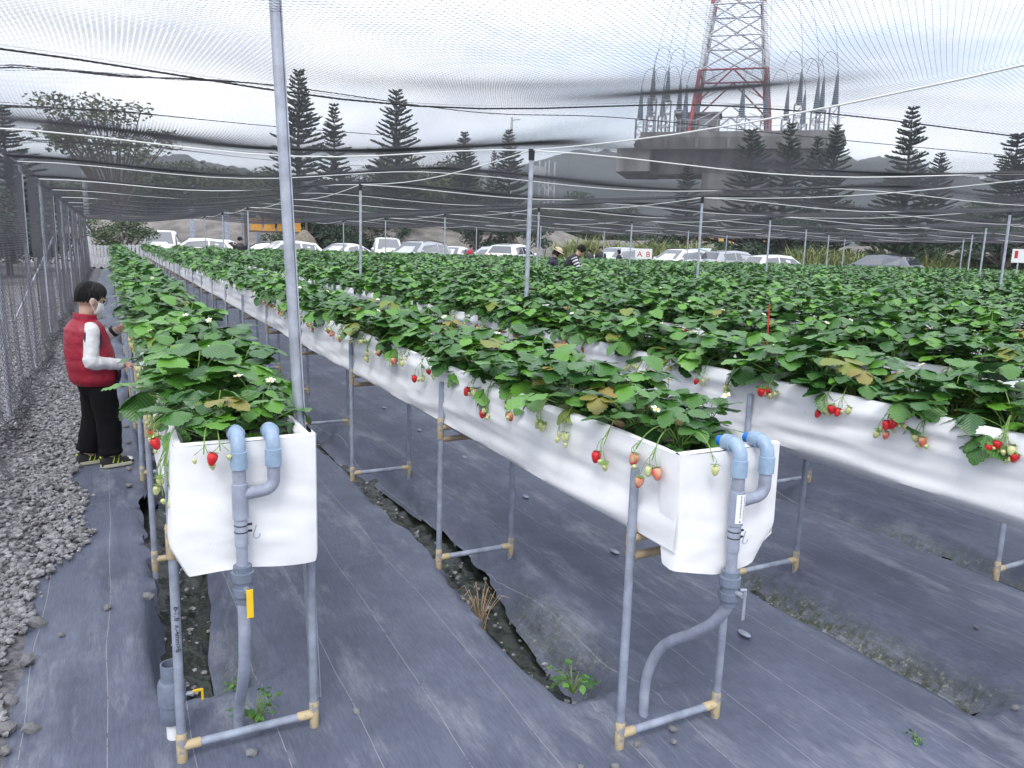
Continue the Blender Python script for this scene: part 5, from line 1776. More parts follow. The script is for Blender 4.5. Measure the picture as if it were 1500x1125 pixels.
def cpos(px, D):
    p = bearing(px, D); return (p.x, p.y, .02), math.atan2(p.y, p.x)


CARS = [
    (238, 45.5, 'van', 'white', 175, 'white van facing the field behind the low conifer', False),
    (286, 47.0, 'hatch', 'white', 95, 'white hatchback side on, right of the low conifer', False),
    (322, 50.5, 'sedan', 'white', 150, 'white sedan partly hidden behind the white hatchback', False),
    (392, 47.0, 'sedan', 'black', 80, 'black car with dark windows behind the person in black', False),
    (417, 43.5, 'hatch', 'white', 110, 'white hatchback behind the tall foreground pole', False),
    (505, 43.0, 'sedan', 'white', 140, 'white sedan in front of the dark conifers, windscreen towards the field', False),
    (566, 47.5, 'van', 'white', 185, 'white van with open cab behind the silver off-roader', False),
    (612, 41.5, 'suv', 'silver', 142, 'silver off-roader with bright windscreen left of centre', True),
    (664, 43.5, 'sedan', 'white', 155, 'white sedan left of the person in red', False),
    (712, 47.0, 'hatch', 'silver', 100, 'silver hatchback under the conifer right of the person in red', False),
    (752, 42.0, 'suv', 'white', -20, 'white off-roader seen from behind beside the central net pole', False),
    (905, 44.0, 'suv', 'silver', 140, 'silver off-roader behind the man in the open coat', False),
    (995, 43.0, 'suv', 'white', 138, 'white off-roader with roof rails right of the AB sign', True),
    (1036, 47.5, 'hatch', 'paleblue', -15, 'pale blue hatchback with its tailgate raised', False),
    (1076, 44.5, 'suv', 'silver', -42, 'silver estate car right of the raised tailgate', False),
    (1140, 44.0, 'hatch', 'white', -45, 'white hatchback seen from behind, rightmost white car', False),
    (1286, 46.0, 'suv', 'grey', 62, 'dark grey off-roader alone at the right in front of the grass', True),
]
for px_, D, kind, paint, rel, lab, rails in CARS:
    loc, az = cpos(px_, D)
    car(lab, loc, az + R(rel), kind, paint, hatch_open=('tailgate' in lab and 'raised' in lab and paint == 'paleblue'), rails=rails, scale=.97 if kind == 'van' else 1.0)

# ------------------------------------------------------------------ bank, shed, hills
M['hill'] = mat('wooded hillside', (.014, .022, .018), .9, 0, col2=(.036, .046, .034), vscale=.05, bump=.8, bscale=.2, detail=9)
bk = MB()
A = [bearing(px_, D) for px_, D in ((-60, 66), (120, 62), (320, 58), (520, 57), (720, 57), (900, 58), (1100, 60), (1300, 62), (1560, 64))]
rows = 9; V = []
for i in range(33):
    u = i / 32 * (len(A) - 1); k = min(int(u), len(A) - 2); p = A[k].lerp(A[k + 1], u - k)
    dirn = Vector((p.x, p.y, 0)).normalized()
    for j in range(rows):
        v = j / (rows - 1)
        q = p + dirn * v * 22
        hgt = 3.3 * sstep(0, .5, v) * (1 if i < 19 else .75) + .5 * fbm(q.x * .2, q.y * .2) * v
        V.append((q.x, q.y, -.1 + float(hgt)))
bk.add(V, [(i * rows + j, (i + 1) * rows + j, (i + 1) * rows + j + 1, i * rows + j + 1) for i in range(32) for j in range(rows - 1)])
tag(bk.build('embankment', M['earth'], smooth=True), 'bare grey earth bank rising behind the parked cars', None, kind='structure')


def ridge(name, D0, D1, prof, label, seed):
    """wooded ridge built as terrain between two distances; prof = (bearing px, crest height)"""
    V = []; nx = 220; ny = 16
    pxs = np.linspace(prof[0][0], prof[-1][0], nx)
    for i, px_ in enumerate(pxs):
        hc = float(np.interp(px_, [q[0] for q in prof], [q[1] for q in prof]))
        d0, d1 = bearing(float(px_), D0), bearing(float(px_), D1)
        for j in range(ny):
            v = j / (ny - 1)
            p = d0.lerp(d1, v)
            z = hc * (math.sin(min(1, v * 1.25) * PI / 2)) ** .9 + (4.5 * fbm(p.x * .02 + seed, p.y * .02, 0, 4) + 3.2 * fbm(p.x * .11, p.y * .11, seed, 4)) * min(1, v * 3)
            V.append((p.x, p.y, z - .3))
    mb = MB().add(V, [(i * ny + j, (i + 1) * ny + j, (i + 1) * ny + j + 1, i * ny + j + 1) for i in range(nx - 1) for j in range(ny - 1)])
    tag(mb.build(name, M['hill'], smooth=True), label, None, kind='structure')


ridge('hill', 330, 620, [(-150, 40), (60, 44), (260, 52), (420, 42), (560, 36), (680, 38)], 'wooded blue grey hill on the left horizon', 1.0)
ridge('hill', 420, 760, [(560, 50), (700, 60), (840, 82), (960, 80), (1150, 76), (1300, 74), (1420, 60), (1500, 72), (1650, 80)], 'long wooded blue grey ridge on the right horizon', 5.0)

M['wood'] = mat('brown timber', (.10, .07, .05), .8, 0, var=.3, vscale=5)
M['crate'] = mat('orange plastic crate', (.55, .27, .04), .6, 0, var=.15, vscale=6)
M['straw'] = mat('straw thatch', (.17, .15, .12), .9, 0, var=.3, vscale=8, bump=.6, bscale=20)
p = bearing(405, 53)
sd_ = thing('shed', 'dark open shed roof with a row of orange crates on the bank', 'shed', (p.x, p.y, 0), -math.atan2(p.x, p.y))
MB().box((0, 0, 3.35), (4.0, 2.4, .14), bev=.02).build('roof', M['wood'], sd_)
for sx in (-1.85, 1.85):
    for sy in (-1.0, 1.0): MB().box((sx, sy, 1.64), (.13, .13, 3.28)).build('post', M['wood'], sd_)
MB().box((0, 0, 2.05), (3.6, 1.5, .08)).build('shelf', M['wood'], sd_)
for k in range(4):
    o = thing('crate', 'orange crate on the shed shelf, %s from the left' % ordinal(k + 1), 'crate', (0, 0, 0), 0, 'orange crates in the shed')
    q = sd_.matrix_basis
    bpy.context.view_layer.update()
    o.location = sd_.matrix_world @ Vector((-1.2 + .8 * k, -.45, 2.10)); o.rotation_euler = sd_.rotation_euler
    MB().box((0, 0, .42), (.66, .5, .84), bev=.02).build('box', M['crate'], o)
    for z in (.2, .45, .7): MB().box((0, -.262, z), (.62, .02, .05)).build('rib', M['crate'], o)
p = bearing(446, 50)
th = MB(); rr = random.Random(3)
th.rings([ering((0, 0, z), r1, r1 * .9, 18) for z, r1 in ((0, 1.25), (.8, 1.25), (1.5, 1.05), (2.1, .7), (2.5, .3), (2.6, .05))])
for k in range(260):
    a = rr.uniform(0, 6.28); z = rr.uniform(.2, 2.4); q = float(np.interp(z, [0, .8, 1.5, 2.1, 2.5], [1.27, 1.27, 1.07, .72, .32]))
    th.tube([(math.cos(a) * q, math.sin(a) * q * .9, z), (math.cos(a) * (q + .10), math.sin(a) * (q + .10) * .9, z - .45)], [.03, .008], 4)
o = th.build('straw_stack', M['straw']); o.location = (p.x, p.y, 0); o.scale = (.8, .8, .85)
tag(o, 'pale straw stack standing between the white cars and conifers', 'straw stack')
for k, (px_, D, hh) in enumerate(((282, 52, 3.4), (333, 53, 3.3), (357, 54, 3.4), (379, 56, 3.2), (475, 54, 3.3))):
    p = bearing(px_, D)
    o = thing('steel_post', 'grey steel post on the bank behind the cars, %s from the left' % ordinal(k + 1), 'post', (p.x, p.y, 0), 0, 'posts on the bank')
    MB().box((0, 0, hh / 2), (.26, .26, hh)).build('column', M['pvcleg'], o); MB().box((0, 0, .1), (.5, .5, .2)).build('base_block', M['concrete'], o)

# ------------------------------------------------------------------ trees
def araucaria(seed, H, Rb):
    """Norfolk pine: straight trunk, whorls of slightly rising branches clothed with short upturned sprays"""
    r = random.Random(seed)
    tr = MB().tube([(0, 0, 0), (0, 0, H * .5), (0, 0, H * .98)], [.22, .13, .02], 8)
    V = []; F = []; tint = []
    z = H * .10; w_ = 0
    while z < H * .985:
        u = z / H
        ln0 = Rb * (1 - u) ** (.70 + .08 * (seed % 3)) * (.92 + .14 * math.sin(w_ * 2.1 + seed)) * r.uniform(.85, 1.1) + .10
        nb = 6 if u < .85 else 5
        a0 = r.uniform(0, 6)
        for b_ in range(nb):
            if r.random() < .10: continue
            az = a0 + 2 * PI * b_ / nb + r.uniform(-.2, .2); ln = ln0 * r.uniform(.70, 1.15)
            ca, sa = math.cos(az), math.sin(az)
            rise = r.uniform(.10, .26) + .45 * max(0, u - .55)
            tr.tube([(0, 0, z), (ca * ln * .5, sa * ln * .5, z + ln * rise * .35), (ca * ln, sa * ln, z + ln * rise + .08 * ln)], [.04 * (1 - u) + .012, .025 * (1 - u) + .01, .006], 3, caps=False)
            ns = max(5, int(ln / .085))
            tv = r.random() * .6
            for k in range(ns):
                v = (k + .6) / ns
                px, pz = ln * v, z + ln * (rise * v * (.7 + .3 * v) + .08 * v * v)
                sl = (.26 + .30 * math.sin(PI * min(1, v * .92))) * (.55 + .45 * (1 - u)) * r.uniform(.8, 1.2)
                for sd in (1, -1):
                    fwd = .55 + r.uniform(-.15, .2); up = .35 + r.uniform(-.1, .35)
                    bx, by = px * ca, px * sa
                    tx = bx + sl * (fwd * ca - sd * .75 * sa); ty = by + sl * (fwd * sa + sd * .75 * ca); tz = pz + sl * up
                    wd = .062
                    b0 = len(V)
                    V += [(bx - ca * wd, by - sa * wd, pz - .015), (bx + ca * wd, by + sa * wd, pz - .02), (tx + ca * wd * .4, ty + sa * wd * .4, tz), (bx * .45 + tx * .55, by * .45 + ty * .55, (pz + tz) / 2 + .085)]
                    F += [(b0, b0 + 1, b0 + 2), (b0, b0 + 2, b0 + 3), (b0, b0 + 3, b0 + 1)]
                    tint += [tv + .3 * r.random()] * 4
        z += (.25 + .33 * (1 - u)) * r.uniform(.75, 1.25) * H / 13; w_ += 1
    tme = tr.mesh('trunk', True); tme.materials.append(M['bark'])
    cme = bpy.data.meshes.new('crown'); cme.from_pydata(V, [], F)
    at = cme.attributes.new('tint', 'FLOAT', 'POINT'); at.data.foreach_set('value', tint)
    cme.materials.append(M['needle'])
    return tme, cme


ARA = [araucaria(s, 13.0, q) for s, q in ((1, 3.6), (2, 3.2), (3, 4.0), (4, 3.4), (5, 3.8))]

TREES = [(430, 66, 100, 'tallest Norfolk pine, just right of the foreground pole', 1.0), (487, 64, 150, 'second Norfolk pine right of the foreground pole', 1.05), (580, 66, 132, 'slender Norfolk pine standing alone left of centre', .95),
         (687, 66, 192, 'smaller Norfolk pine left of the central pole', 1.0), (720, 76, 218, 'small distant Norfolk pine between two larger ones', .7), (752, 66, 190, 'Norfolk pine right behind the central net pole', 1.0),
         (1010, 60, 236, 'short Norfolk pine below the left end of the concrete platform', 1.2), (1105, 60, 188, 'Norfolk pine in front of the pylon platform, left of three', 1.1), (1155, 60, 178, 'Norfolk pine in front of the pylon platform, middle of three', 1.0),
         (1195, 64, 196, 'narrow Norfolk pine in front of the right insulators', .9), (1226, 60, 184, 'Norfolk pine at the right end of the concrete platform', 1.0), (1345, 54, 153, 'large Norfolk pine standing clear at the right', 1.15),
         (1374, 62, 224, 'small Norfolk pine just right of the large one', .8), (1500, 52, 194, 'dark Norfolk pine cut by the right edge', 1.35), (2, 46, 152, 'dark Norfolk pine cut by the left edge', 1.25), (838, 74, 330, 'low young Norfolk pine behind the cars right of centre', 1.0)]
for k, (px_, D, ytop, lab, wid) in enumerate(TREES):
    p = bearing(px_, D, ytop)
    h = p.z
    t = thing('norfolk_pine', lab, 'tree', (p.x, p.y, 0), k * 1.1, 'Norfolk pines behind the field')
    s_ = h / 13.0
    t.rotation_euler = (R(1.6) * math.sin(k * 2.7), R(1.6) * math.cos(k * 1.9), k * 1.1)
    t.scale = (s_ * wid * (1.15 if s_ < .8 else 1), s_ * wid * (1.15 if s_ < .8 else 1), s_)
    inst('trunk', ARA[k % 5][0], t); inst('crown', ARA[k % 5][1], t)


def leafy(seed, H, clumps, nleaf, lsz, matk, trunk_r=.15, limbs=True, low=.3):
    r = random.Random(seed)
    tr = MB()
    fork = Vector((0, 0, H * low))
    tr.tube([(0, 0, -.1), (.05, 0, H * low * .5), fork], [trunk_r, trunk_r * .8, trunk_r * .65], 8)
    V = []; F = []; tint = []
    for (c, rad) in clumps:
        c = Vector(c)
        mid = fork.lerp(c, .5) + Vector((r.uniform(-.2, .2), r.uniform(-.2, .2), .1 * H * .3))
        tr.tube(smooth_path([fork, mid, c], 4), [trunk_r * .5 * (1 - k / 10) + .01 for k in range(9)], 5, caps=False)
        for q in range(5):
            d = Vector((r.gauss(0, 1), r.gauss(0, 1), r.gauss(0, .8))).normalized()
            tr.tube([c, c + Vector((d.x * rad[0], d.y * rad[1], d.z * rad[2])) * .8], [trunk_r * .12 + .006, .005], 4, caps=False)
        nl = int(nleaf * rad[0] * rad[1])
        for q in range(nl):
            d = Vector((r.gauss(0, 1), r.gauss(0, 1), r.gauss(0, 1))).normalized() * (r.random() ** .45)
            p = c + Vector((d.x * rad[0], d.y * rad[1], d.z * rad[2]))
            a = Vector((r.gauss(0, 1), r.gauss(0, 1), r.gauss(0, .5))).normalized() * lsz * r.uniform(.6, 1.3)
            b_ = a.cross(Vector((r.gauss(0, 1), r.gauss(0, 1), r.gauss(0, 1)))).normalized() * lsz * .42
            b0 = len(V)
            V += [p - a, p + b_, p + a, p - b_]; F.append((b0, b0 + 1, b0 + 2, b0 + 3)); tint += [r.random() * .7 + .25 * max(0, d.z)] * 4
    tme = tr.mesh('trunk', True); tme.materials.append(M['bark'])
    cme = bpy.data.meshes.new('crown'); cme.from_pydata([tuple(v) for v in V], [], F)
    at = cme.attributes.new('tint', 'FLOAT', 'POINT'); at.data.foreach_set('value', tint)
    cme.materials.append(M[matk]); return tme, cme


def put_tree(name, pair, loc, label, cat='tree', rz=0, sc=1.0, group=None):
    t = thing(name, label, cat, loc, rz, group); t.scale = (sc,) * 3 if not hasattr(sc, '__len__') else sc
    inst('trunk', pair[0], t); inst('crown', pair[1], t); return t


rr = random.Random(12)
# open, half bare broadleaf tree on the left
cl = [((rr.uniform(-3.4, 3.4), rr.uniform(-2.2, 2.2), rr.uniform(6.3, 9.6)), (rr.uniform(.8, 1.5), rr.uniform(.7, 1.3), rr.uniform(.45, .8))) for _ in range(34)]
p = bearing(160, 58, 138)
pair = leafy(31, 9.0, cl, 75, .17, 'olive', .17, low=.28)
put_tree('broadleaf_tree', pair, (p.x, p.y, 0), 'thin spreading broadleaf tree with sparse crown at upper left', sc=p.z / 10.1)
# rounded trees behind the conifers
MIX = []
for s in range(3):
    r = random.Random(40 + s)
    cl = [((r.uniform(-2.4, 2.4), r.uniform(-2, 2), r.uniform(2.4, 5.6)), (r.uniform(1.0, 1.7), r.uniform(1.0, 1.7), r.uniform(.8, 1.3))) for _ in range(13)]
    MIX.append(leafy(50 + s, 6.5, cl, 330, .15, 'bush' if s != 1 else 'olive', .16))
BACK = [(60, 80, 262, 0), (110, 84, 250, 2), (215, 78, 236, 0), (255, 82, 230, 2), (300, 80, 236, 0), (345, 78, 232, 1), (380, 84, 240, 2), (540, 82, 250, 0), (640, 80, 216, 1), (665, 84, 226, 1), (610, 86, 240, 0), (820, 96, 286, 1), (870, 92, 282, 0), (905, 88, 292, 1), (1290, 92, 290, 1), (1420, 84, 292, 0), (1460, 80, 286, 2)]
for k, (px_, D, yt, v) in enumerate(BACK):
    p = bearing(px_, D, yt)
    put_tree('round_tree', MIX[v], (p.x, p.y, 0), 'rounded bushy tree behind the pines, %s from the left' % ordinal(sorted(q[0] for q in BACK).index(px_) + 1), rz=k * .9, sc=(p.z / 6.6 * 1.1, p.z / 6.6 * 1.1, p.z / 6.6), group='rounded trees on the bank')
# dark conifer skirts and shrubs right behind the cars
DK = []
for s in range(2):
    r = random.Random(70 + s)
    cl = [((r.uniform(-1.7, 1.7), r.uniform(-1.2, 1.2), r.uniform(.9, 3.0)), (r.uniform(.6, 1.1), r.uniform(.6, 1.0), r.uniform(.35, .6))) for _ in range(11)]
    DK.append(leafy(80 + s, 3.2, cl, 420, .11, 'needle', .12))
for k, (px_, D, w_) in enumerate(((440, 53, 1.1), (475, 54, 1.15), (520, 54, 1.2), (556, 55, 1.1), (700, 53, 1.05), (730, 54, 1.1), (765, 53, 1.0), (960, 56, 1.1), (1000, 57, 1.2), (1100, 57, 1.2), (1150, 58, 1.2), (1195, 57, 1.1), (1300, 56, 1.1), (1335, 55, 1.2), (1470, 50, 1.1))):
    p = bearing(px_, D)
    put_tree('dark_shrub', DK[k % 2], (p.x, p.y, 0), 'dark evergreen shrub under the pines behind the cars, %s from the left' % ordinal(k + 1), 'shrub', k * 2.0, w_, 'dark shrubs behind the cars')
r = random.Random(90)
cl = [((r.uniform(-1.5, 1.5), r.uniform(-.9, .9), r.uniform(.5, 1.9)), (r.uniform(.4, .8), r.uniform(.4, .7), r.uniform(.2, .4))) for _ in range(15)]
pair = leafy(91, 1.9, cl, 620, .075, 'bush', .09, low=.15)
p = bearing(178, 43)
put_tree('low_conifer', pair, (p.x - .1, p.y, 0), 'low spreading dark green conifer at the far end of the first bed', 'shrub', .3, 1.12)


def grass_tuft(seed, n, h, spread, w_=.03, plume=0):
    r = random.Random(seed); V = []; F = []; tint = []
    for k in range(n):
        a = r.uniform(0, 6.28); x, y = r.gauss(0, spread * .4), r.gauss(0, spread * .4)
        hh = h * r.uniform(.5, 1.05); ln = hh * r.uniform(.15, .75)
        ca, sa = math.cos(a), math.sin(a); tt = r.random()
        b0 = len(V)
        V += [(x - sa * w_, y + ca * w_, 0), (x + sa * w_, y - ca * w_, 0), (x + ca * ln * .4 + sa * w_ * .8, y + sa * ln * .4 - ca * w_ * .8, hh * .72), (x + ca * ln * .4 - sa * w_ * .8, y + sa * ln * .4 + ca * w_ * .8, hh * .72), (x + ca * ln, y + sa * ln, hh * r.uniform(.75, 1.0))]
        F += [(b0, b0 + 1, b0 + 2, b0 + 3), (b0 + 3, b0 + 2, b0 + 4)]; tint += [tt] * 5
    me = bpy.data.meshes.new('blades'); me.from_pydata(V, [], F)
    at = me.attributes.new('tint', 'FLOAT', 'POINT'); at.data.foreach_set('value', tint); me.materials.append(M['reed']); return me


TUFT = [grass_tuft(s, 420, 1.9, 1.3) for s in range(3)]
GR = [(905 + 17 * k, 50 + (k % 3) * 1.6, 1.15) for k in range(9)] + [(1184 + 22 * k, 51 + (k % 3) * 1.7, 1.15) for k in range(16)] + [(838, 52, 1.2), (858, 51, 1.3), (880, 52, 1.2)]
for k, (px_, D, s_) in enumerate(sorted(GR)):
    p = bearing(px_, D)
    t = thing('tall_grass_clump', 'tall yellow green grass clump behind the cars, %s from the left' % ordinal(k + 1), 'grass', (p.x, p.y, 0), k, 'grass clumps behind the cars')
    t.scale = (s_ * 1.1, s_ * 1.1, s_ * (.9 + .25 * math.sin(k * 2.3)))
    inst('blades', TUFT[k % 3], t)

# ------------------------------------------------------------------ pylon on its concrete platform
pc_ = bearing(1085, 85)
pu = Vector((.732, -.681, 0)); 
pyl_rz = math.atan2(pu.y, pu.x)
plat = thing('concrete_platform', 'huge grey concrete platform on a pier carrying the pylon', 'platform', (pc_.x, pc_.y, 0), pyl_rz)


def slab(poly, z0, z1, ch=0.0):
    mb = MB()
    n = len(poly); c = Vector((sum(p[0] for p in poly) / n, sum(p[1] for p in poly) / n, 0))
    lo = [Vector((c.x + (p[0] - c.x) * (1 - ch), c.y + (p[1] - c.y) * (1 - ch), z0)) for p in poly]
    hi = [Vector((p[0], p[1], z1)) for p in poly]
    return mb.rings([lo, hi])


slab([(-10.6, -5.2), (8.4, -5.2), (9.2, 0), (8.4, 5.2), (-10.6, 5.2), (-11.8, 0)], 11.5, 12.6, .05).build('deck', M['concrete'], plat)
pr_ = MB()
pr_.box((-1.1, -5.05, 12.85), (18.8, .3, .5)); pr_.box((-1.1, 5.05, 12.85), (18.8, .3, .5)); pr_.build('parapet', M['concrete'], plat)
rl = MB()
for k in range(19): rl.tube([(-10.2 + k, -5.05, 13.0), (-10.2 + k, -5.05, 14.2)], .03, 4)
for z in (13.6, 14.2): rl.tube([(-10.3, -5.05, z), (8.2, -5.05, z)], .025, 4)
rl.build('railing', M['galv'], plat)
slab([(-12.9, -4.2), (-9.5, -4.8), (-9.5, 4.8), (-12.9, 4.2)], 9.4, 11.7, -.02).build('wing', M['concrete'], plat)
slab([(-12.0, -3.4), (8.0, -4.4), (8.0, 4.4), (-12.0, 3.4)], 9.3, 11.498, .22).build('haunch', M['concrete'], plat)
for k in range(6):
    MB().box((-8.0 + 3.0 * k, -5.28, 12.0), (.3, .18, .98)).build('rib', M['concrete'], plat)
slab([(-4.4, -3), (4.4, -3), (4.4, 3), (-4.4, 3)], 0, 9.4, .0).build('pier', M['concrete'], plat)
M['hazy'] = mat('hazard yellow', (.60, .36, .07), .6, 0, var=.12, vscale=3)
for k in range(9):
    q = [(-4.4 + 1.0 * k + .35, 0.02), (-4.4 + 1.0 * k + .85, .02), (-4.4 + 1.0 * k + .55, 3.4), (-4.4 + 1.0 * k + .05, 3.4)]
    q = [(min(4.4, max(-4.4, a)), z) for a, z in q]
    MB().add([(a, -3.012, z) for a, z in q], [(0, 1, 2, 3)]).build('hazard_stripe', M['hazy'], plat)
MB().add([(-4.4, -3.006, 0), (4.4, -3.006, 0), (4.4, -3.006, 3.45), (-4.4, -3.006, 3.45)], [(0, 1, 2, 3)]).build('hazard_ground', M['black'], plat)

M['pyred'] = mat('faded red paint', (.30, .06, .075), .6, 0, var=.3, vscale=.6)
M['pywhite'] = mat('pale grey steel paint', (.50, .52, .55), .6, 0, var=.1, vscale=.6)
tw = thing('pylon', 'red and white lattice power pylon rising out of the top of the frame', 'pylon', (pc_.x, pc_.y, 12.6), pyl_rz)
levels = [0, 3.2, 6.6, 9.8, 12.8, 15.6, 18.2, 20.6, 23, 25.4, 27.8, 30.2]
def hw_(z): return max(1.3, 3.9 - .115 * z)
TX = -2.1
for k in range(len(levels) - 1):
    z0, z1 = levels[k], levels[k + 1]
    red = k in (0, 1, 4, 5, 8)
    a, b_ = hw_(z0), hw_(z1)
    ml = M['pyred'] if red else M['pywhite']
    for sx in (-1, 1):
        for sy in (-1, 1):
            MB().tube([(TX + sx * a, sy * a, z0), (TX + sx * b_, sy * b_, z1)], .21 - .004 * k, 6).build('leg_section', ml, tw)
    br = MB()
    for f in range(4):
        c_, s_ = [(1, 0), (0, 1), (-1, 0), (0, -1)][f]
        def Q(u, hw, z): return (TX + c_ * hw - s_ * u * hw, s_ * hw + c_ * u * hw, z)
        br.tube([Q(-1, a, z0), Q(0, (a + b_) / 2 if k < 2 else a, z1 if k < 2 else z0)] if k < 2 else [Q(-1, a, z0), Q(1, b_, z1)], .085, 4)
        br.tube([Q(1, a, z0), Q(0, (a + b_) / 2, z1)] if k < 2 else [Q(1, a, z0), Q(-1, b_, z1)], .085, 4)
        br.tube([Q(-1, b_, z1), Q(1, b_, z1)], .09, 4)
        br.tube([Q(-1, (a + b_) / 2, (z0 + z1) / 2), Q(-.5, (a * .25 + b_ * .75), z0 + (z1 - z0) * .75)], .035, 4)
        br.tube([Q(1, (a + b_) / 2, (z0 + z1) / 2), Q(.5, (a * .25 + b_ * .75), z0 + (z1 - z0) * .75)], .035, 4)
    br.build('bracing', M['pyred'] if (k == 1) else M['pywhite'], tw)

M['porcelain'] = mat('grey blue porcelain', (.16, .21, .25), .35)
M['steelframe'] = mat('dull galvanised frame', (.30, .32, .35), .6, .3)
prof = [(.16, 0)]
for k in range(14):
    rr_ = .36 - .017 * k
    prof += [(rr_, .05 + .2 * k), (rr_ * .72, .15 + .2 * k)]
prof += [(.07, 2.95), (.05, 3.3)]
ME_INS = MB().lathe(prof, 10).mesh('insulator', True); ME_INS.materials.append(M['porcelain'])
_fr = MB()
for sx in (-.4, .4):
    for sy in (-.4, .4): _fr.tube([(sx, sy, 0), (sx, sy, 3.0)], .05, 4)
for z in (1.0, 2.0, 3.0):
    for s_ in (-.4, .4): _fr.tube([(-.4, s_, z), (.4, s_, z)], .04, 4); _fr.tube([(s_, -.4, z), (s_, .4, z)], .04, 4)
for s_ in (-.4, .4): _fr.tube([(-.4, s_, 0), (.4, s_, 1)], .03, 4); _fr.tube([(.4, s_, 1), (-.4, s_, 2)], .03, 4); _fr.tube([(-.4, s_, 2), (.4, s_, 3)], .03, 4)
ME_IFR = _fr.mesh('support_frame'); ME_IFR.materials.append(M['steelframe'])
INS = [(-11.0, -2.0, 2.2), (-10.3, 1.0, 3.0), (-9.7, -3.5, 3.9), (-9.0, .5, 2.9), (-8.3, -3.0, 3.8), (-7.4, 1.5, 3.6), (-6.4, -3.4, 1.9), (-5.6, 2.0, 3.0), (-1.0, -4.2, 2.0), (1.2, -4.6, 2.0), (3.4, 2.0, 2.6), (4.3, -2.0, 3.4), (5.0, 1.2, 2.0), (5.8, -3.2, 2.4), (6.6, .6, 3.2), (7.5, -2.6, 3.1)]
for k, (u, v, h) in enumerate(INS):
    base = Vector((pc_.x, pc_.y, 12.6)) + Matrix.Rotation(pyl_rz, 3, 'Z') @ Vector((u, v, 0))
    o = thing('cable_termination', 'grey blue insulator on a steel frame on the platform, %s from the left' % ordinal(k + 1), 'insulator', base, pyl_rz, 'insulators on the concrete platform')
    fr_ = inst('support_frame', ME_IFR, o); fr_.scale = (1, 1, h / 3.0)
    inst('insulator', ME_INS, o, (0, 0, h), sc=(1.0, 1.0, 1.0))
    to = Vector((TX + (-1.9 if u < 0 else 1.9) - u, -v * .6, 26)) if k % 2 else None
    wire = MB()
    if to is not None and k % 4 != 0:
        wire.tube(smooth_path([(0, 0, h + 3.4), (to.x * .12, to.y * .1, h + 8), (to.x * .55, to.y * .6, 20), tuple(to)], 5), .022, 4)
    sgn = 1 if u < 0 else -1
    wire.tube(smooth_path([(0, 0, h + 3.4), (sgn * .35, 0, h + 4.6), (sgn * 1.1, .2, h + 4.9), (sgn * 1.7, .2, h + 3.6)], 5), .03, 4)
    wire.build('jumper_wire', M['steelframe'], o)
gb_ = thing('equipment_house', 'small concrete equipment house on the platform left of the pylon', 'building', Vector((pc_.x, pc_.y, 12.6)) + Matrix.Rotation(pyl_rz, 3, 'Z') @ Vector((-5.2, -.5, 0)), pyl_rz)
MB().box((0, 0, 1.3), (4.2, 3.2, 2.6), bev=.05).build('wall', M['concrete'], gb_); MB().box((0, 0, 2.7), (4.6, 3.6, .2)).build('roof', M['concrete'], gb_)
MB().box((.6, -1.612, 1.0), (.9, .03, 2.0)).build('door', M['steelframe'], gb_)

# lattice mast and lamp poles in the background
p = bearing(802, 100, 236)
ms = thing('lattice_mast', 'small grey lattice mast beyond the trees right of the central pole', 'mast', (p.x, p.y, 0), .5)
for sx in (-.7, .7):
    for sy in (-.7, .7): MB().tube([(sx, sy, 0), (sx, sy, p.z)], .09, 5).build('leg', M['pywhite'], ms)
mb = MB(); z = 0; f = 1
while z < p.z - 1.4:
    for s_ in (-.7, .7):
        mb.tube([(-.7 * f, s_, z), (.7 * f, s_, z + 1.4)], .045, 4); mb.tube([(s_, -.7 * f, z), (s_, .7 * f, z + 1.4)], .045, 4)
    z += 1.4; f = -f
mb.build('bracing', M['pywhite'], ms); MB().box((-2.2, 0, p.z - 1.6), (3.2, .3, 1.6)).build('panel', M['pywhite'], ms)
for px_, D, yt, lab in ((750, 78, 172, 'thin pole rising behind the Norfolk pine at centre'), (122, 60, 238, 'pale concrete lamp pole at far left')):
    p = bearing(px_, D, yt)
    o = thing('utility_pole', lab, 'pole', (p.x, p.y, 0))
    MB().tube([(0, 0, 0), (0, 0, p.z)], [.2, .13], 8).build('shaft', M['pywhite'], o, True); MB().tube([(0, 0, p.z - .25), (.9, 0, p.z - .1)], .06, 6).build('arm', M['pywhite'], o, True)

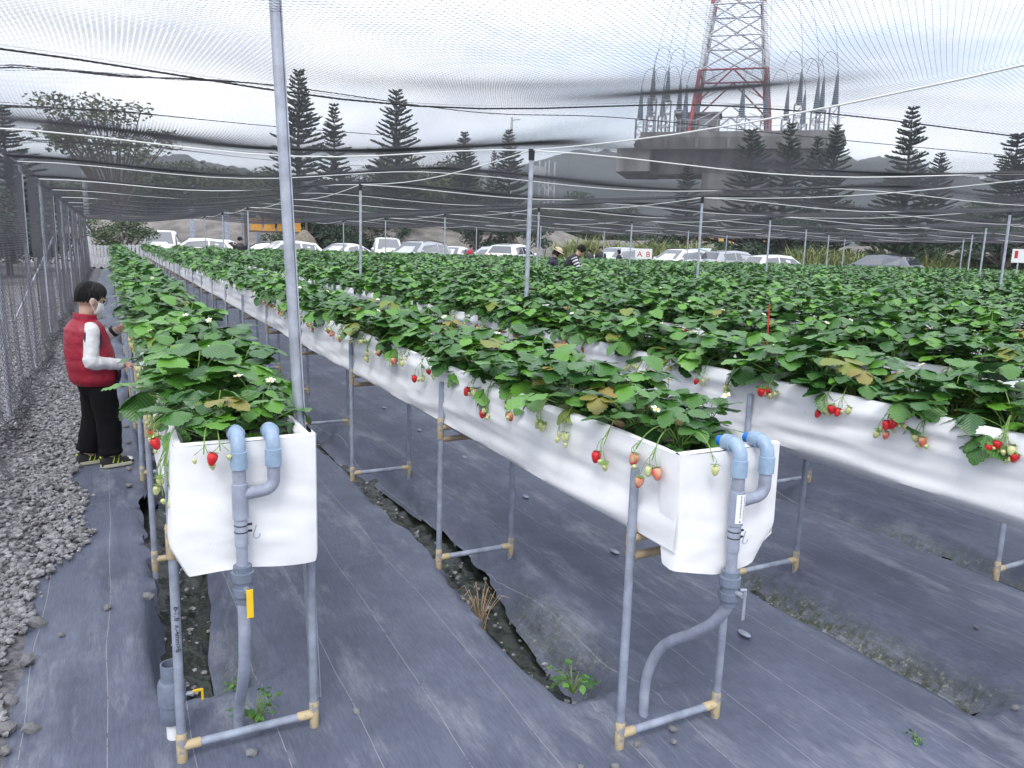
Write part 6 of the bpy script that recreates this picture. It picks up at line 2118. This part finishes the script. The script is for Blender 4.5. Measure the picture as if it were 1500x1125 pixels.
# things beyond the fence
M['tanwall'] = mat('tan boards', (.42, .34, .27), .8, 0, var=.15, vscale=3)
wl = thing('low_wall', 'low tan boarded wall beyond the net fence', 'wall', (-6.2, 24, 0))
for k in range(12): MB().box((0, -5.5 + k * 1.0, .55), (.08, .96, 1.1), bev=.01).build('board', M['tanwall'], wl)
for k, (x, y, s_) in enumerate(((-4.2, 27, .9), (-3.2, 33, 1.0), (-6.0, 31, 1.2), (-2.6, 38, .9), (-8.2, 36, 1.4), (-4.6, 41, 1.3))):
    put_tree('dark_shrub', DK[k % 2], (x, y, 0), 'dark evergreen shrub beyond the net fence, %s from the near side' % ordinal(k + 1), 'shrub', k * 1.4, s_, 'shrubs beyond the fence')
M['tarp'] = mat('white sacking', (.60, .61, .63), .8, 0, var=.15, vscale=4)
for k, (x, y) in enumerate(((-3.4, 27.0), (-4.6, 29.5))):
    mb = MB(); r = random.Random(k)
    mb.rings([[Vector((q.x * (1 + .15 * r.random()), q.y * (1 + .15 * r.random()), q.z)) for q in ering((0, 0, z), a * .7, a * .6, 12)] for z, a in ((0, .48), (.12, .55), (.5, .52), (.78, .36), (.9, .12), (.98, .16))])
    o = mb.build('white_sack', M['tarp'], smooth=True); o.location = (x, y, 0); tag(o, 'bulky white sack standing on the gravel beyond the fence, %s from the near side' % ordinal(k + 1), 'sack', 'sacks beyond the fence')

# ------------------------------------------------------------------ air
hz = MB().box((200, 570, 49), (2200 + 60, 1262 + 60, 101.0))
ho = hz.build('haze', None)
hm_ = bpy.data.materials.new('haze'); hm_.use_nodes = True
t = hm_.node_tree; t.nodes.clear()
pv = t.nodes.new('ShaderNodeVolumePrincipled'); pv.inputs['Color'].default_value = (.86, .91, 1.0, 1); pv.inputs['Density'].default_value = .00062
pv.inputs['Anisotropy'].default_value = .2
t.links.new(pv.outputs[0], t.nodes.new('ShaderNodeOutputMaterial').inputs['Volume'])
ho.data.materials.clear(); ho.data.materials.append(hm_)
tag(ho, 'thin blue grey haze in the air towards the hills', 'haze', kind='stuff')
